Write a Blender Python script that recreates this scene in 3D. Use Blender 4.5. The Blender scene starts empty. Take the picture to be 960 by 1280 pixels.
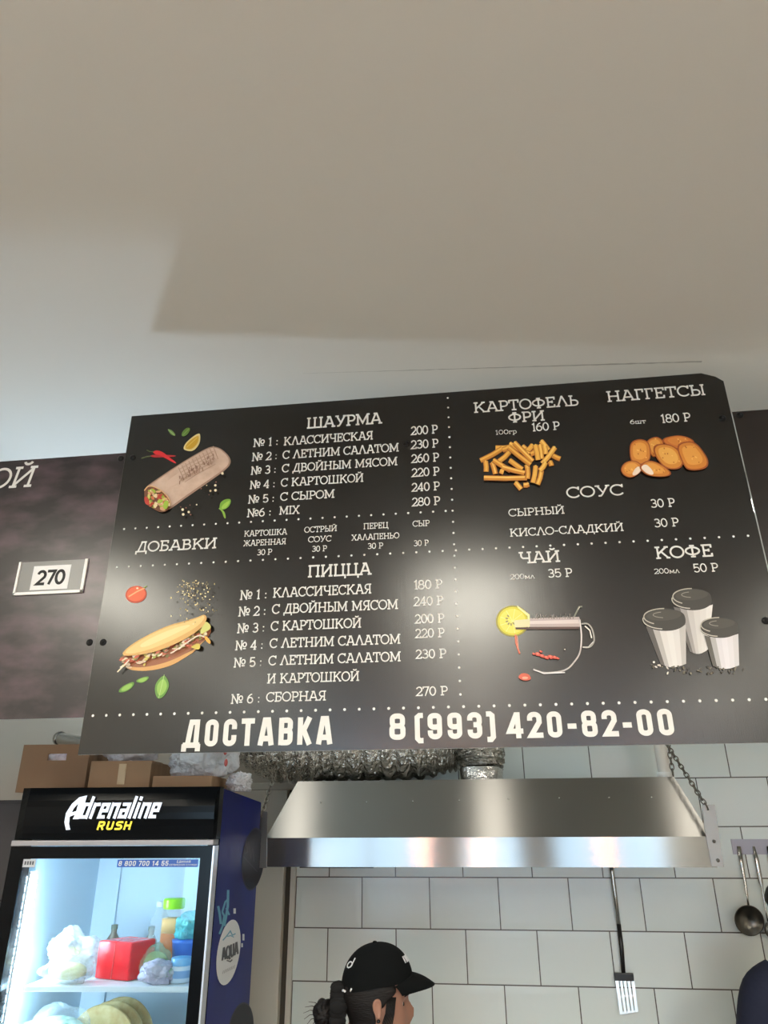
import bpy, bmesh, math, random
from mathutils import Vector, Matrix
random.seed(7)
sc = bpy.context.scene
col = sc.collection

# ------------------------------------------------------------------ camera
CZ = 1.9                                    # the phone is held up at 1.9 m
FPX = 887.0
YAW, PITCH, ROLL = -0.12604, 0.41195, -0.00585
cy_, sy_, cp_, sp_ = math.cos(YAW), math.sin(YAW), math.cos(PITCH), math.sin(PITCH)
Fv = Vector((sy_*cp_, cy_*cp_, sp_)); R0 = Vector((cy_, -sy_, 0)); U0 = R0.cross(Fv)
Rv = math.cos(ROLL)*R0 + math.sin(ROLL)*U0
Uv = -math.sin(ROLL)*R0 + math.cos(ROLL)*U0
cd = bpy.data.cameras.new('camera')
cam = bpy.data.objects.new('camera', cd); col.objects.link(cam)
M = Matrix(((Rv.x, Uv.x, -Fv.x), (Rv.y, Uv.y, -Fv.y), (Rv.z, Uv.z, -Fv.z))).to_4x4()
M.translation = (0, 0, CZ)
cam.matrix_world = M
cd.sensor_fit = 'VERTICAL'; cd.sensor_height = 36; cd.lens = 36*FPX/1280
cd.clip_start = 0.02
sc.camera = cam

# ------------------------------------------------------------------ world and exposure
w = bpy.data.worlds.new('daylight'); sc.world = w; w.use_nodes = True
bg = w.node_tree.nodes['Background']
bg.inputs[0].default_value = (0.72, 0.86, 1.0, 1); bg.inputs[1].default_value = 8.5
vs = sc.view_settings
vs.view_transform = 'Standard'; vs.look = 'None'; vs.gamma = 1; vs.use_curve_mapping = False
vs.exposure = 0.0
LAMP_FRONT = 28.0          # ceiling panels of the guest room (warm white)
LAMP_KITCHEN = 420.0        # unseen pendant added behind the boards (cool white)
LAMP_FRIDGE = 185.0
LAMP_DOWN = 27.0           # round ceiling lamps over the kitchen
LAMP_BULB = 300.0

def at(x, y, Y=None, org=None, nrm=None):
    """world point seen at photo pixel x,y on the plane Y=const (or any plane)"""
    d = Fv*FPX + Rv*(x-480) - Uv*(y-640)
    o = Vector((0, 0, CZ))
    if org is None:
        return o + d*(Y/d.y)
    return o + d*((Vector(org)-o).dot(nrm)/d.dot(nrm))

# ------------------------------------------------------------------ materials
def lin(c):
    c = c/255.0
    return c/12.92 if c <= 0.04045 else ((c+0.055)/1.055)**2.4
def rgb(r, g, b): return (lin(r), lin(g), lin(b), 1)
MATS = {}
def mat(name, c=(200, 200, 200), rough=0.5, metal=0.0, emit=0, ec=None, noise=None, bump=None, trans=0, spec=None, aniso=0, coat=0, alpha=None):
    if name in MATS: return MATS[name]
    m = bpy.data.materials.new(name); m.use_nodes = True; MATS[name] = m
    nt = m.node_tree; p = nt.nodes['Principled BSDF']
    p.inputs['Base Color'].default_value = rgb(*c)
    p.inputs['Roughness'].default_value = rough
    p.inputs['Metallic'].default_value = metal
    if spec is not None: p.inputs['Specular IOR Level'].default_value = spec
    if coat: p.inputs['Coat Weight'].default_value = coat; p.inputs['Coat Roughness'].default_value = rough
    if trans: p.inputs['Transmission Weight'].default_value = trans
    if aniso: p.inputs['Anisotropic'].default_value = aniso
    if alpha is not None: p.inputs['Alpha'].default_value = alpha
    if emit:
        p.inputs['Emission Color'].default_value = rgb(*(ec or c)); p.inputs['Emission Strength'].default_value = emit
    if noise or bump:
        tc = nt.nodes.new('ShaderNodeTexCoord')
    if noise:      # (scale vec, colour2, low, high)
        mp = nt.nodes.new('ShaderNodeMapping'); mp.inputs['Scale'].default_value = noise[0]
        nz = nt.nodes.new('ShaderNodeTexNoise'); nz.inputs['Scale'].default_value = 1; nz.inputs['Detail'].default_value = 5
        rp = nt.nodes.new('ShaderNodeValToRGB')
        rp.color_ramp.elements[0].position = noise[2]; rp.color_ramp.elements[1].position = noise[3]
        rp.color_ramp.elements[0].color = rgb(*c); rp.color_ramp.elements[1].color = rgb(*noise[1])
        nt.links.new(tc.outputs['Object'], mp.inputs[0]); nt.links.new(mp.outputs[0], nz.inputs[0])
        nt.links.new(nz.outputs[0], rp.inputs[0]); nt.links.new(rp.outputs[0], p.inputs['Base Color'])
    if bump:       # (scale vec, strength, distance)
        mp = nt.nodes.new('ShaderNodeMapping'); mp.inputs['Scale'].default_value = bump[0]
        nz = nt.nodes.new('ShaderNodeTexNoise'); nz.inputs['Scale'].default_value = 1; nz.inputs['Detail'].default_value = 3
        bp = nt.nodes.new('ShaderNodeBump'); bp.inputs['Strength'].default_value = bump[1]; bp.inputs['Distance'].default_value = bump[2]
        nt.links.new(tc.outputs['Object'], mp.inputs[0]); nt.links.new(mp.outputs[0], nz.inputs[0])
        nt.links.new(nz.outputs[0], bp.inputs['Height']); nt.links.new(bp.outputs[0], p.inputs['Normal'])
    return m
def glass_mat(name, tint=(235, 245, 250), refl=0.06, rough=0.02):
    m = bpy.data.materials.new(name); m.use_nodes = True; nt = m.node_tree; nt.nodes.clear()
    o = nt.nodes.new('ShaderNodeOutputMaterial'); mx = nt.nodes.new('ShaderNodeMixShader')
    t = nt.nodes.new('ShaderNodeBsdfTransparent'); g = nt.nodes.new('ShaderNodeBsdfGlossy')
    t.inputs[0].default_value = rgb(*tint); g.inputs['Roughness'].default_value = rough
    f = nt.nodes.new('ShaderNodeFresnel'); f.inputs[0].default_value = 1.45
    nt.links.new(f.outputs[0], mx.inputs[0]); nt.links.new(t.outputs[0], mx.inputs[1]); nt.links.new(g.outputs[0], mx.inputs[2])
    nt.links.new(mx.outputs[0], o.inputs[0]); MATS[name] = m
    return m
def film_mat(name, c, opacity, rough=0.25):
    """thin plastic film: part see-through, part milky"""
    m = bpy.data.materials.new(name); m.use_nodes = True; nt = m.node_tree
    p = nt.nodes['Principled BSDF']; o = nt.nodes['Material Output']
    p.inputs['Base Color'].default_value = rgb(*c); p.inputs['Roughness'].default_value = rough
    t = nt.nodes.new('ShaderNodeBsdfTransparent'); mx = nt.nodes.new('ShaderNodeMixShader')
    mx.inputs[0].default_value = opacity
    nt.links.new(t.outputs[0], mx.inputs[1]); nt.links.new(p.outputs[0], mx.inputs[2]); nt.links.new(mx.outputs[0], o.inputs[0])
    tc = nt.nodes.new('ShaderNodeTexCoord'); nz = nt.nodes.new('ShaderNodeTexNoise'); nz.inputs['Scale'].default_value = 26; nz.inputs['Detail'].default_value = 4
    nz.inputs['Distortion'].default_value = 1.2
    bp = nt.nodes.new('ShaderNodeBump'); bp.inputs['Strength'].default_value = 1.0; bp.inputs['Distance'].default_value = 0.012
    nt.links.new(tc.outputs['Object'], nz.inputs[0]); nt.links.new(nz.outputs[0], bp.inputs['Height']); nt.links.new(bp.outputs[0], p.inputs['Normal'])
    MATS[name] = m
    return m

# ------------------------------------------------------------------ mesh builder
def loc_matrix(o):
    return Matrix.Translation(o.location) @ o.rotation_euler.to_matrix().to_4x4()
class MB:
    def __init__(s): s.v = []; s.f = []; s.m = []; s.sm = []
    def face(s, pts, mi=0, smooth=False):
        b = len(s.v); s.v += [Vector(p) for p in pts]; s.f.append(tuple(range(b, b+len(pts)))); s.m.append(mi); s.sm.append(smooth)
    def grid(s, rows, mi=0, smooth=True, closed=False, cap=False):
        b = len(s.v); n = len(rows[0])
        for r in rows: s.v += [Vector(p) for p in r]
        for i in range(len(rows)-1):
            for j in range(n if closed else n-1):
                k = (j+1) % n
                s.f.append((b+i*n+j, b+i*n+k, b+(i+1)*n+k, b+(i+1)*n+j)); s.m.append(mi); s.sm.append(smooth)
        if cap:
            s.f.append(tuple(b+j for j in range(n))[::-1]); s.m.append(mi); s.sm.append(False)
            e = b+(len(rows)-1)*n
            s.f.append(tuple(e+j for j in range(n))); s.m.append(mi); s.sm.append(False)
    def box(s, x0, x1, y0, y1, z0, z1, mi=0, mx=None, bev=0):
        bm = bmesh.new(); bmesh.ops.create_cube(bm, size=1)
        for v in bm.verts:
            v.co = Vector(((x0+x1)/2+v.co.x*(x1-x0), (y0+y1)/2+v.co.y*(y1-y0), (z0+z1)/2+v.co.z*(z1-z0)))
        if bev: bmesh.ops.bevel(bm, geom=list(bm.edges), offset=bev, segments=2, affect='EDGES', profile=0.7)
        s.bm(bm, mi, mx)
    def bm(s, bm, mi=0, mx=None, smooth=False):
        b = len(s.v); bm.verts.index_update()
        s.v += [(mx @ v.co) if mx else v.co.copy() for v in bm.verts]
        for f in bm.faces: s.f.append(tuple(b+v.index for v in f.verts)); s.m.append(mi); s.sm.append(smooth)
        bm.free()
    def ball(s, c, r, mi=0, seg=16, rings=10, mx=None):
        bm = bmesh.new(); bmesh.ops.create_uvsphere(bm, u_segments=seg, v_segments=rings, radius=1)
        r = r if hasattr(r, '__len__') else (r, r, r)
        for v in bm.verts: v.co = Vector((v.co.x*r[0], v.co.y*r[1], v.co.z*r[2]))
        if mx is None: mx = Matrix.Translation(c)
        else: mx = Matrix.Translation(c) @ mx
        s.bm(bm, mi, mx, True)
    def tube(s, pts, r, mi=0, n=12, cap=True, smooth=True, flat=1.0):
        pts = [Vector(p) for p in pts]; rows = []; up = None
        for i, p in enumerate(pts):
            d = (pts[min(i+1, len(pts)-1)]-pts[max(i-1, 0)]).normalized()
            if up is None: up = Vector((0, 0, 1)) if abs(d.z) < 0.9 else Vector((0, 1, 0))
            a = d.cross(up).normalized(); b_ = a.cross(d).normalized(); up = b_
            rr = r[i] if hasattr(r, '__len__') else r
            rows.append([p + a*rr*math.cos(t*2*math.pi/n) + b_*rr*flat*math.sin(t*2*math.pi/n) for t in range(n)])
        s.grid(rows, mi, smooth, closed=True, cap=cap)
    def lathe(s, prof, c=(0, 0, 0), mi=0, n=24, mx=None, cap=False):
        rows = [[Vector((r*math.cos(t*2*math.pi/n), r*math.sin(t*2*math.pi/n), z)) for t in range(n)] for r, z in prof]
        T = Matrix.Translation(c) @ (mx or Matrix())
        s.grid([[T @ p for p in r] for r in rows], mi, True, closed=True, cap=cap)
    def build(s, name, mats, parent=None, local=False):
        me = bpy.data.meshes.new(name)
        inv = loc_matrix(parent['_root'] if False else parent).inverted() if (parent is not None and not local) else None
        if inv is not None and parent.parent is not None:      # sub-part: undo the thing's transform too
            inv = (loc_matrix(parent.parent) @ loc_matrix(parent)).inverted()
        me.from_pydata([tuple(inv @ v) if inv is not None else tuple(v) for v in s.v], [], s.f)
        if not hasattr(mats, '__len__'): mats = [mats]
        for m in mats: me.materials.append(m)
        me.polygons.foreach_set('material_index', s.m); me.polygons.foreach_set('use_smooth', s.sm)
        me.update()
        o = bpy.data.objects.new(name, me); col.objects.link(o)
        if parent is not None: o.parent = parent
        return o
def tag(o, label, cat, group=None, kind=None):
    o['label'] = label; o['category'] = cat
    if group: o['group'] = group
    if kind: o['kind'] = kind
    return o
def thing(name, loc, label, cat, group=None, rz=0, rx=0):
    o = bpy.data.objects.new(name, None); col.objects.link(o); o.empty_display_size = 0.05
    o.location = loc; o.rotation_euler = (rx, 0, rz)
    return tag(o, label, cat, group)
def struct(name, mb, m):
    o = mb.build(name, m); o['kind'] = 'structure'; return o
def modify(o, *mods):
    for t, kw in mods:
        m = o.modifiers.new(t.lower(), t)
        for k, v in kw.items(): setattr(m, k, v)
    return o
def bake(o):
    dg = bpy.context.evaluated_depsgraph_get(); dg.update()
    me = bpy.data.meshes.new_from_object(o.evaluated_get(dg)); old = o.data
    o.modifiers.clear(); o.data = me
    return o

# ================================================================== SETTING
YW = 3.52                      # tiled wall of the kitchen
XL, XR, YB = -3.2, 3.0, -6.0
def ceil_z(x): return CZ + 1.177 - 0.059*x

plaster = mat('ceiling_paint', (224, 222, 214), 0.75, bump=((3, 3, 3), 0.08, 0.02))
wallpaint = mat('wall_paint', (196, 193, 185), 0.7, bump=((40, 40, 40), 0.05, 0.004))
floorm = mat('floor_tile', (128, 128, 126), 0.4, noise=((3, 3, 3), (116, 116, 115), 0.3, 0.7))

mb = MB(); mb.face([(XL, YB, 0), (XR, YB, 0), (XR, YW, 0), (XL, YW, 0)]); mb.box(XL, XR, YB, YW, -0.1, -0.001)
struct('floor', mb, floorm)
mb = MB(); T = 0.12
lo = [(XL, YB, ceil_z(XL)), (XL, YW, ceil_z(XL)), (XR, YW, ceil_z(XR)), (XR, YB, ceil_z(XR))]
hi = [(x, y, z+T) for x, y, z in lo]
mb.face(lo); mb.face(hi[::-1])
for i in range(4): mb.face([lo[i], hi[i], hi[(i+1) % 4], lo[(i+1) % 4]])
struct('ceiling', mb, plaster)
# hairline seam in the ceiling plaster and its end patch
mb = MB(); n = 60; rows = [[], []]
for i in range(n+1):
    x = -0.45 + 1.105*i/n; y = 1.695 + 0.0005*math.sin(i*1.7) ; wd = (0.0004+0.0026*i/n)*(0.6+0.8*random.random())
    rows[0].append((x, y-wd, ceil_z(x)-0.0006)); rows[1].append((x, y+wd, ceil_z(x)-0.0006))
mb.grid(rows, 0, False)
struct('trim_1', mb, mat('plaster_crack', (178, 176, 168), 0.9))

def wall_prism(p0, p1, thick, m, name, holes=None):
    """vertical wall slab from p0 to p1 up to the ceiling, thickness to the left of travel"""
    a = Vector((p0[0], p0[1], 0)); b = Vector((p1[0], p1[1], 0)); d = (b-a).normalized(); nn = Vector((-d.y, d.x, 0))*thick
    mb = MB()
    lo = [a, b, b+nn, a+nn]; hi = [Vector((q.x, q.y, ceil_z(q.x))) for q in lo]
    mb.face(lo[::-1]); mb.face(hi)
    for i in range(4): mb.face([lo[i], lo[(i+1) % 4], hi[(i+1) % 4], hi[i]])
    return struct(name, mb, m)
# tile material on the kitchen wall
def tile_mat():
    m = bpy.data.materials.new('wall_tile'); m.use_nodes = True; nt = m.node_tree; p = nt.nodes['Principled BSDF']; MATS['wall_tile'] = m
    tc = nt.nodes.new('ShaderNodeTexCoord'); sp = nt.nodes.new('ShaderNodeSeparateXYZ'); cb = nt.nodes.new('ShaderNodeCombineXYZ')
    nt.links.new(tc.outputs['Object'], sp.inputs[0])
    ax = nt.nodes.new('ShaderNodeMath'); ax.operation = 'ADD'; ax.inputs[1].default_value = TILE_X
    az = nt.nodes.new('ShaderNodeMath'); az.operation = 'ADD'; az.inputs[1].default_value = TILE_Z
    nt.links.new(sp.outputs[0], ax.inputs[0]); nt.links.new(sp.outputs[2], az.inputs[0])
    nt.links.new(ax.outputs[0], cb.inputs[0]); nt.links.new(az.outputs[0], cb.inputs[1])
    br = nt.nodes.new('ShaderNodeTexBrick'); br.offset = 0.5; br.offset_frequency = 2; br.squash = 1
    br.inputs['Scale'].default_value = 1; br.inputs['Brick Width'].default_value = 0.2992; br.inputs['Row Height'].default_value = 0.1985
    br.inputs['Mortar Size'].default_value = 0.0026; br.inputs['Mortar Smooth'].default_value = 0.25
    br.inputs['Color1'].default_value = rgb(228, 235, 230); br.inputs['Color2'].default_value = rgb(221, 229, 224); br.inputs['Mortar'].default_value = rgb(96, 92, 86)
    nt.links.new(cb.outputs[0], br.inputs[0]); nt.links.new(br.outputs['Color'], p.inputs['Base Color'])
    p.inputs['Roughness'].default_value = 0.26
    bp = nt.nodes.new('ShaderNodeBump'); bp.invert = True; bp.inputs['Strength'].default_value = 0.6; bp.inputs['Distance'].default_value = 0.003
    nt.links.new(br.outputs['Fac'], bp.inputs['Height'])
    nz = nt.nodes.new('ShaderNodeTexNoise'); nz.inputs['Scale'].default_value = 7; nz.inputs['Detail'].default_value = 2
    b2 = nt.nodes.new('ShaderNodeBump'); b2.inputs['Strength'].default_value = 0.12; b2.inputs['Distance'].default_value = 0.02
    nt.links.new(tc.outputs['Object'], nz.inputs[0]); nt.links.new(nz.outputs[0], b2.inputs['Height'])
    b3 = nt.nodes.new('ShaderNodeTexBrick'); b3.offset = 0.5; b3.offset_frequency = 2; b3.squash = 1
    for k_, v_ in (('Scale', 1), ('Brick Width', 0.2992), ('Row Height', 0.1985), ('Mortar Size', 0.030), ('Mortar Smooth', 1.0)): b3.inputs[k_].default_value = v_
    nt.links.new(cb.outputs[0], b3.inputs[0])
    b4 = nt.nodes.new('ShaderNodeBump'); b4.invert = True; b4.inputs['Strength'].default_value = 0.7; b4.inputs['Distance'].default_value = 0.0016
    nt.links.new(b3.outputs['Fac'], b4.inputs['Height']); nt.links.new(bp.outputs[0], b4.inputs['Normal'])
    nt.links.new(b4.outputs[0], b2.inputs['Normal']); nt.links.new(b2.outputs[0], p.inputs['Normal'])
    return m
# joints measured on the wall: row line at CZ-0.2245, joint at x=0.0455 in the row below it
TILE_X = 0.2992*20 - 0.0455
TILE_Z = 0.1985*22 - (CZ-0.2245)
mb = MB(); mb.face([(XL, YW, 0), (XR, YW, 0), (XR, YW, ceil_z(XR)), (XL, YW, ceil_z(XL))])
mb.face([(XL, YW+0.1, 0), (XL, YW+0.1, ceil_z(XL)), (XR, YW+0.1, ceil_z(XR)), (XR, YW+0.1, 0)])
struct('wall_back', mb, mat('kitchen_wall_paint', (180, 172, 158), 0.7, bump=((40, 40, 40), 0.05, 0.004)))
TX0 = -0.853                   # left end of the tiling
mb = MB(); mb.box(TX0, XR-0.001, YW-0.009, YW-0.0005, 0.001, CZ+0.95)
struct('wall_tiling', mb, tile_mat())
wall_prism((XL, YW), (XL, YB), -0.12, wallpaint, 'wall_left')
wall_prism((XR, YB), (XR, YW), -0.12, wallpaint, 'wall_right')
# unseen shop front added behind the camera for daylight: wall with two big windows and a glazed door
mb = MB()
wins = [(-2.7, -0.75, 0.7, 2.80), (-0.35, 0.55, 0.05, 2.3), (0.95, 2.6, 0.7, 2.72)]
xs = [XL] + [q for w_ in wins for q in w_[:2]] + [XR]
for i in range(0, len(xs), 2):
    x0, x1 = xs[i], xs[i+1]
    lo = [(x0, YB-0.15, 0), (x1, YB-0.15, 0), (x1, YB, 0), (x0, YB, 0)]; hi = [(x, y, ceil_z(x)) for x, y, z in lo]
    mb.face(lo[::-1]); mb.face(hi)
    for k in range(4): mb.face([lo[k], lo[(k+1) % 4], hi[(k+1) % 4], hi[k]])
for x0, x1, z0, z1 in wins:
    mb.box(x0, x1, YB-0.15, YB, 0, z0)
    lo = [(x0, YB-0.15, z1), (x1, YB-0.15, z1), (x1, YB, z1), (x0, YB, z1)]; hi = [(x, y, ceil_z(x)) for x, y, z in lo]
    mb.face(lo[::-1]); mb.face(hi)
    for k in range(4): mb.face([lo[k], lo[(k+1) % 4], hi[(k+1) % 4], hi[k]])
struct('wall_front', mb, wallpaint)
pane = glass_mat('window_glass')
white_plastic = mat('white_plastic', (232, 232, 228), 0.4)
for k, (x0, x1, z0, z1) in enumerate(wins):
    nm = 'door_1' if k == 1 else 'window_%d' % (1 if k == 0 else 2)
    mb = MB(); t = 0.06
    for a in ((x0, x0+t, z0, z1), (x1-t, x1, z0, z1), (x0+t, x1-t, z0, z0+t), (x0+t, x1-t, z1-t, z1)):
        mb.box(a[0], a[1], YB-0.1, YB-0.04, a[2], a[3])
    mb.box((x0+x1)/2-0.025, (x0+x1)/2+0.025, YB-0.1, YB-0.04, z0+t, z1-t)
    o = struct(nm, mb, white_plastic)
    g = MB(); g.box(x0+t, x1-t, YB-0.075, YB-0.068, z0+t, z1-t); g.build('pane', pane, o)

# plastic cover panel, dark gap and edge strip left of the tiling, horizontal trim
trimw = mat('cream_trim', (206, 201, 188), 0.5)
mb = MB(); mb.box(-1.20, -0.902, YW-0.05, YW-0.001, 0, CZ+0.14, bev=0.004); struct('trim_2', mb, trimw)
mb = MB(); mb.box(-0.8775, -0.854, YW-0.022, YW-0.001, 0, CZ+0.14, bev=0.004); struct('trim_3', mb, trimw)
mb = MB(); mb.box(-0.9015, -0.878, YW-0.008, YW-0.001, 0, CZ+0.14); struct('trim_4', mb, mat('dark_gap', (74, 68, 58), 0.8))
mb = MB(); mb.box(-1.26, -0.853, YW-0.06, YW-0.001, CZ+0.141, CZ+0.172, bev=0.004); struct('trim_5', mb, trimw)

# ================================================================== LAMPS
lampbody = mat('lamp_housing', (235, 235, 232), 0.4)
diff_front = mat('lamp_diffuser_warm', (255, 255, 255), 0.5, emit=LAMP_FRONT, ec=(255, 249, 232))
k = 0
for (lx, ly) in ((-2.1, -0.6), (0.0, -0.6), (2.1, -0.6), (-2.1, -3.4), (0.0, -3.4), (2.1, -3.4)):  # unseen panels added for the bright reflections in the board
    z = ceil_z(lx)
    t = thing('ceiling_lamp', (lx, ly, z-0.002), ['broad white ceiling panel lamp %s' % s for s in (
        'front left above the guest room', 'straight above and behind the viewer', 'front right above the guest room',
        'rear left by the window', 'rear middle by the glazed door', 'rear right by the window')][k], 'lamp', 'ceiling lamps of the guest room')
    t.rotation_euler = (0, math.atan(0.059), 0)
    b = MB(); b.box(-0.28, 0.28, -0.65, 0.65, -0.05, 0, bev=0.008); b.build('housing', lampbody, t, local=True)
    b = MB(); b.box(-0.25, 0.25, -0.62, 0.62, -0.065, -0.051, bev=0.006); b.build('diffuser', diff_front, t, local=True)
    k += 1
# unseen cool pendant added behind the left board for its light on the ceiling
PX, PY, PZ = -1.615, 2.70, CZ+0.535
t = thing('pendant_lamp', (PX, PY, ceil_z(PX)-0.001), 'unseen cool white pendant tube lamp added behind the left menu board', 'lamp')
b = MB(); b.tube([(PX, PY, ceil_z(PX)-0.002), (PX, PY, PZ+0.16)], 0.004); b.build('cord', mat('black_cord', (25, 25, 25), 0.6), t)
b = MB(); b.lathe([(0.0, 0.16), (0.03, 0.16), (0.036, 0.14), (0.036, 0.10)], (PX, PY, PZ)); b.build('socket', lampbody, t)
b = MB(); b.lathe([(0.0, -0.065), (0.08, -0.058), (0.13, -0.035), (0.155, 0.0), (0.16, 0.045), (0.157, 0.045), (0.151, 0.0), (0.126, -0.030), (0.078, -0.052), (0.0, -0.058)], (PX, PY, PZ), n=40); b.build('added_bowl_shade', mat('shade_enamel', (150, 152, 156), 0.5), t)  # bowl added to keep the pendant's light off the wall below
for a_ in range(3):
    an = a_*2.094; b = MB(); b.tube([(PX+0.034*math.cos(an), PY+0.034*math.sin(an), PZ+0.15), (PX+0.158*math.cos(an), PY+0.158*math.sin(an), PZ+0.043)], 0.003, n=8); b.build('shade_arm', MATS['black_cord'], t)
b = MB(); b.lathe([(0.034, 0.10), (0.034, -0.02), (0.02, -0.035), (0.0, -0.04)], (PX, PY, PZ)); b.build('tube', mat('lamp_tube_cool', (255, 255, 255), 0.5, emit=LAMP_KITCHEN, ec=(206, 230, 250)), t)
# unseen round lamps added on the kitchen ceiling for the streaks on the hood
for k, lx in enumerate((-1.0, 0.05, 1.02)):
    t = thing('kitchen_ceiling_lamp', (lx, 2.62, ceil_z(lx)-0.002), 'round white lamp on the kitchen ceiling, %s' % ('over the refrigerator', 'over the middle of the hood', 'over the right end of the hood')[k], 'lamp', 'round lamps on the kitchen ceiling')
    t.rotation_euler = (0, math.atan(0.059), 0)
    b = MB(); b.lathe([(0, 0), (0.11, 0), (0.112, -0.02), (0.10, -0.03), (0.09, -0.03), (0.088, -0.012), (0, -0.012)], n=36); b.build('housing', lampbody, t, local=True)
    b = MB(); b.lathe([(0.086, -0.013), (0.086, -0.026), (0.06, -0.034), (0, -0.037)], n=36); b.build('diffuser', mat('lamp_diffuser_round', (255, 255, 255), 0.5, emit=LAMP_DOWN, ec=(255, 250, 242)), t, local=True)
# unseen warm bulbs added behind the camera for orange streaks on the hood
for k, (bx, by) in enumerate(((-0.62, -2.2), (-0.05, -2.4), (1.15, -2.2))):
    t = thing('pendant_bulb', (bx, by, ceil_z(bx)-0.001), 'unseen warm amber bulb on a cord, %s of the three' % ('left', 'middle', 'right')[k], 'lamp', 'added amber pendant bulbs')
    b = MB(); b.tube([(bx, by, ceil_z(bx)-0.002), (bx, by, 2.16)], 0.003); b.build('cord', MATS['black_cord'], t)
    b = MB(); b.lathe([(0, 0.06), (0.016, 0.06), (0.018, 0.0)], (bx, by, 2.1)); b.build('socket', MATS['black_cord'], t)
    b = MB(); b.lathe([(0.016, 0), (0.03, -0.04), (0.034, -0.075), (0.022, -0.105), (0, -0.112)], (bx, by, 2.1)); b.build('bulb', mat('amber_bulb', (255, 150, 50), 0.4, emit=LAMP_BULB, ec=(255, 150, 60)), t)

# ================================================================== LETTERING
b_, m_, c_ = 0.055, 0.5, 0.945
def arc(cx, cy, rx, ry, a0, a1, n=14):
    return [(cx+rx*math.cos(math.radians(a0+(a1-a0)*i/n)), cy+ry*math.sin(math.radians(a0+(a1-a0)*i/n))) for i in range(n+1)]
def S(x, y=0, w=0.32):                      # horizontal serif, y 0 bottom / 1 top
    yy = b_ if y == 0 else c_ if y == 1 else y
    return [(x-w/2, yy), (x+w/2, yy)]
def V(x, y0, y1): return [(x, y0), (x, y1)]
O_ = arc(0.48, 0.5, 0.42, 0.445, 0, 360, 28)
G = {}      # char: (width, strokes, serifs)
G['А'] = (0.98, [[(0.14, b_), (0.47, c_), (0.56, c_), (0.86, b_)], [(0.25, 0.33), (0.77, 0.33)]], [S(0.14), S(0.86), [(0.3, c_), (0.5, c_)]])
G['Б'] = (0.80, [V(0.2, 0, 1), [(0.2, c_), (0.68, c_)], [(0.2, 0.54), (0.45, 0.54)]+arc(0.45, 0.2975, 0.25, 0.2425, 90, -90)+[(0.2, b_)]], [S(0.16, 0, .24), S(0.16, 1, .24), V(0.68, 0.72, 1)])
G['В'] = (0.84, [V(0.2, 0, 1), [(0.2, c_), (0.45, c_)]+arc(0.45, 0.735, 0.21, 0.21, 90, -90)+[(0.2, 0.525)], [(0.45, 0.525)]+arc(0.47, 0.29, 0.27, 0.235, 90, -90)+[(0.2, b_)]], [S(0.14, 0, .2), S(0.14, 1, .2)])
G['Г'] = (0.70, [V(0.2, 0, 1), [(0.06, c_), (0.62, c_)]], [S(0.2), V(0.61, 0.68, 1)])
G['Д'] = (0.98, [[(0.22, b_), (0.5, c_), (0.76, c_), (0.76, b_)], [(0.04, b_), (0.94, b_)]], [V(0.08, -0.2, 0.1), V(0.9, -0.2, 0.1), [(0.4, c_), (0.88, c_)]])
G['Е'] = (0.80, [V(0.2, 0, 1), [(0.06, c_), (0.7, c_)], [(0.06, b_), (0.7, b_)], [(0.2, 0.52), (0.52, 0.52)]], [V(0.69, 0.72, 1), V(0.69, 0, 0.28), V(0.52, 0.4, 0.64)])
G['Ж'] = (1.26, [V(0.63, 0, 1), [(0.14, c_), (0.52, 0.5), (0.1, b_)], [(1.12, c_), (0.74, 0.5), (1.16, b_)], [(0.5, 0.5), (0.76, 0.5)]], [S(0.63, 0, .26), S(0.63, 1, .26), S(0.14, 0, .24), S(1.14, 0, .24), S(0.14, 1, .24), S(1.12, 1, .24)])
G['З'] = (0.76, [arc(0.36, 0.735, 0.26, 0.21, 150, -80)+[(0.3, 0.525)], [(0.3, 0.525)]+arc(0.36, 0.29, 0.3, 0.235, 80, -150)], [])
G['И'] = (1.04, [V(0.2, 0, 1), V(0.84, 0, 1), [(0.2, 0.1), (0.84, 0.9)]], [S(0.2), S(0.2, 1), S(0.84), S(0.84, 1)])
G['Й'] = (1.04, G['И'][1]+[arc(0.52, 1.24, 0.16, 0.14, 190, 350)], G['И'][2])
G['К'] = (0.98, [V(0.2, 0, 1), [(0.2, 0.38), (0.78, c_)], [(0.42, 0.58), (0.84, b_)]], [S(0.2), S(0.2, 1), S(0.78, 1, .28), S(0.84, 0, .26)])
G['Л'] = (0.96, [[(0.14, b_), (0.46, 0.97), (0.50, 0.97), (0.84, b_)]], [S(0.14), S(0.84)])
G['М'] = (1.20, [V(0.2, 0, 1), V(1.0, 0, 1), [(0.2, c_), (0.6, 0.18), (1.0, c_)]], [S(0.18), S(1.02), S(0.14, 1, .24), S(1.06, 1, .24)])
G['Н'] = (1.04, [V(0.2, 0, 1), V(0.84, 0, 1), [(0.2, 0.5), (0.84, 0.5)]], [S(0.2), S(0.2, 1), S(0.84), S(0.84, 1)])
G['О'] = (0.96, [O_], [])
G['П'] = (1.04, [V(0.2, 0, 1), V(0.84, 0, 1), [(0.06, c_), (0.98, c_)]], [S(0.2), S(0.84)])
G['Р'] = (0.78, [V(0.2, 0, 1), [(0.2, c_), (0.46, c_)]+arc(0.46, 0.69, 0.25, 0.255, 90, -90)+[(0.2, 0.435)]], [S(0.2, 0, .34), S(0.14, 1, .2)])
G['С'] = (0.88, [arc(0.48, 0.5, 0.42, 0.445, 42, 322, 24)], [V(0.80, 0.70, 1)])
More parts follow.
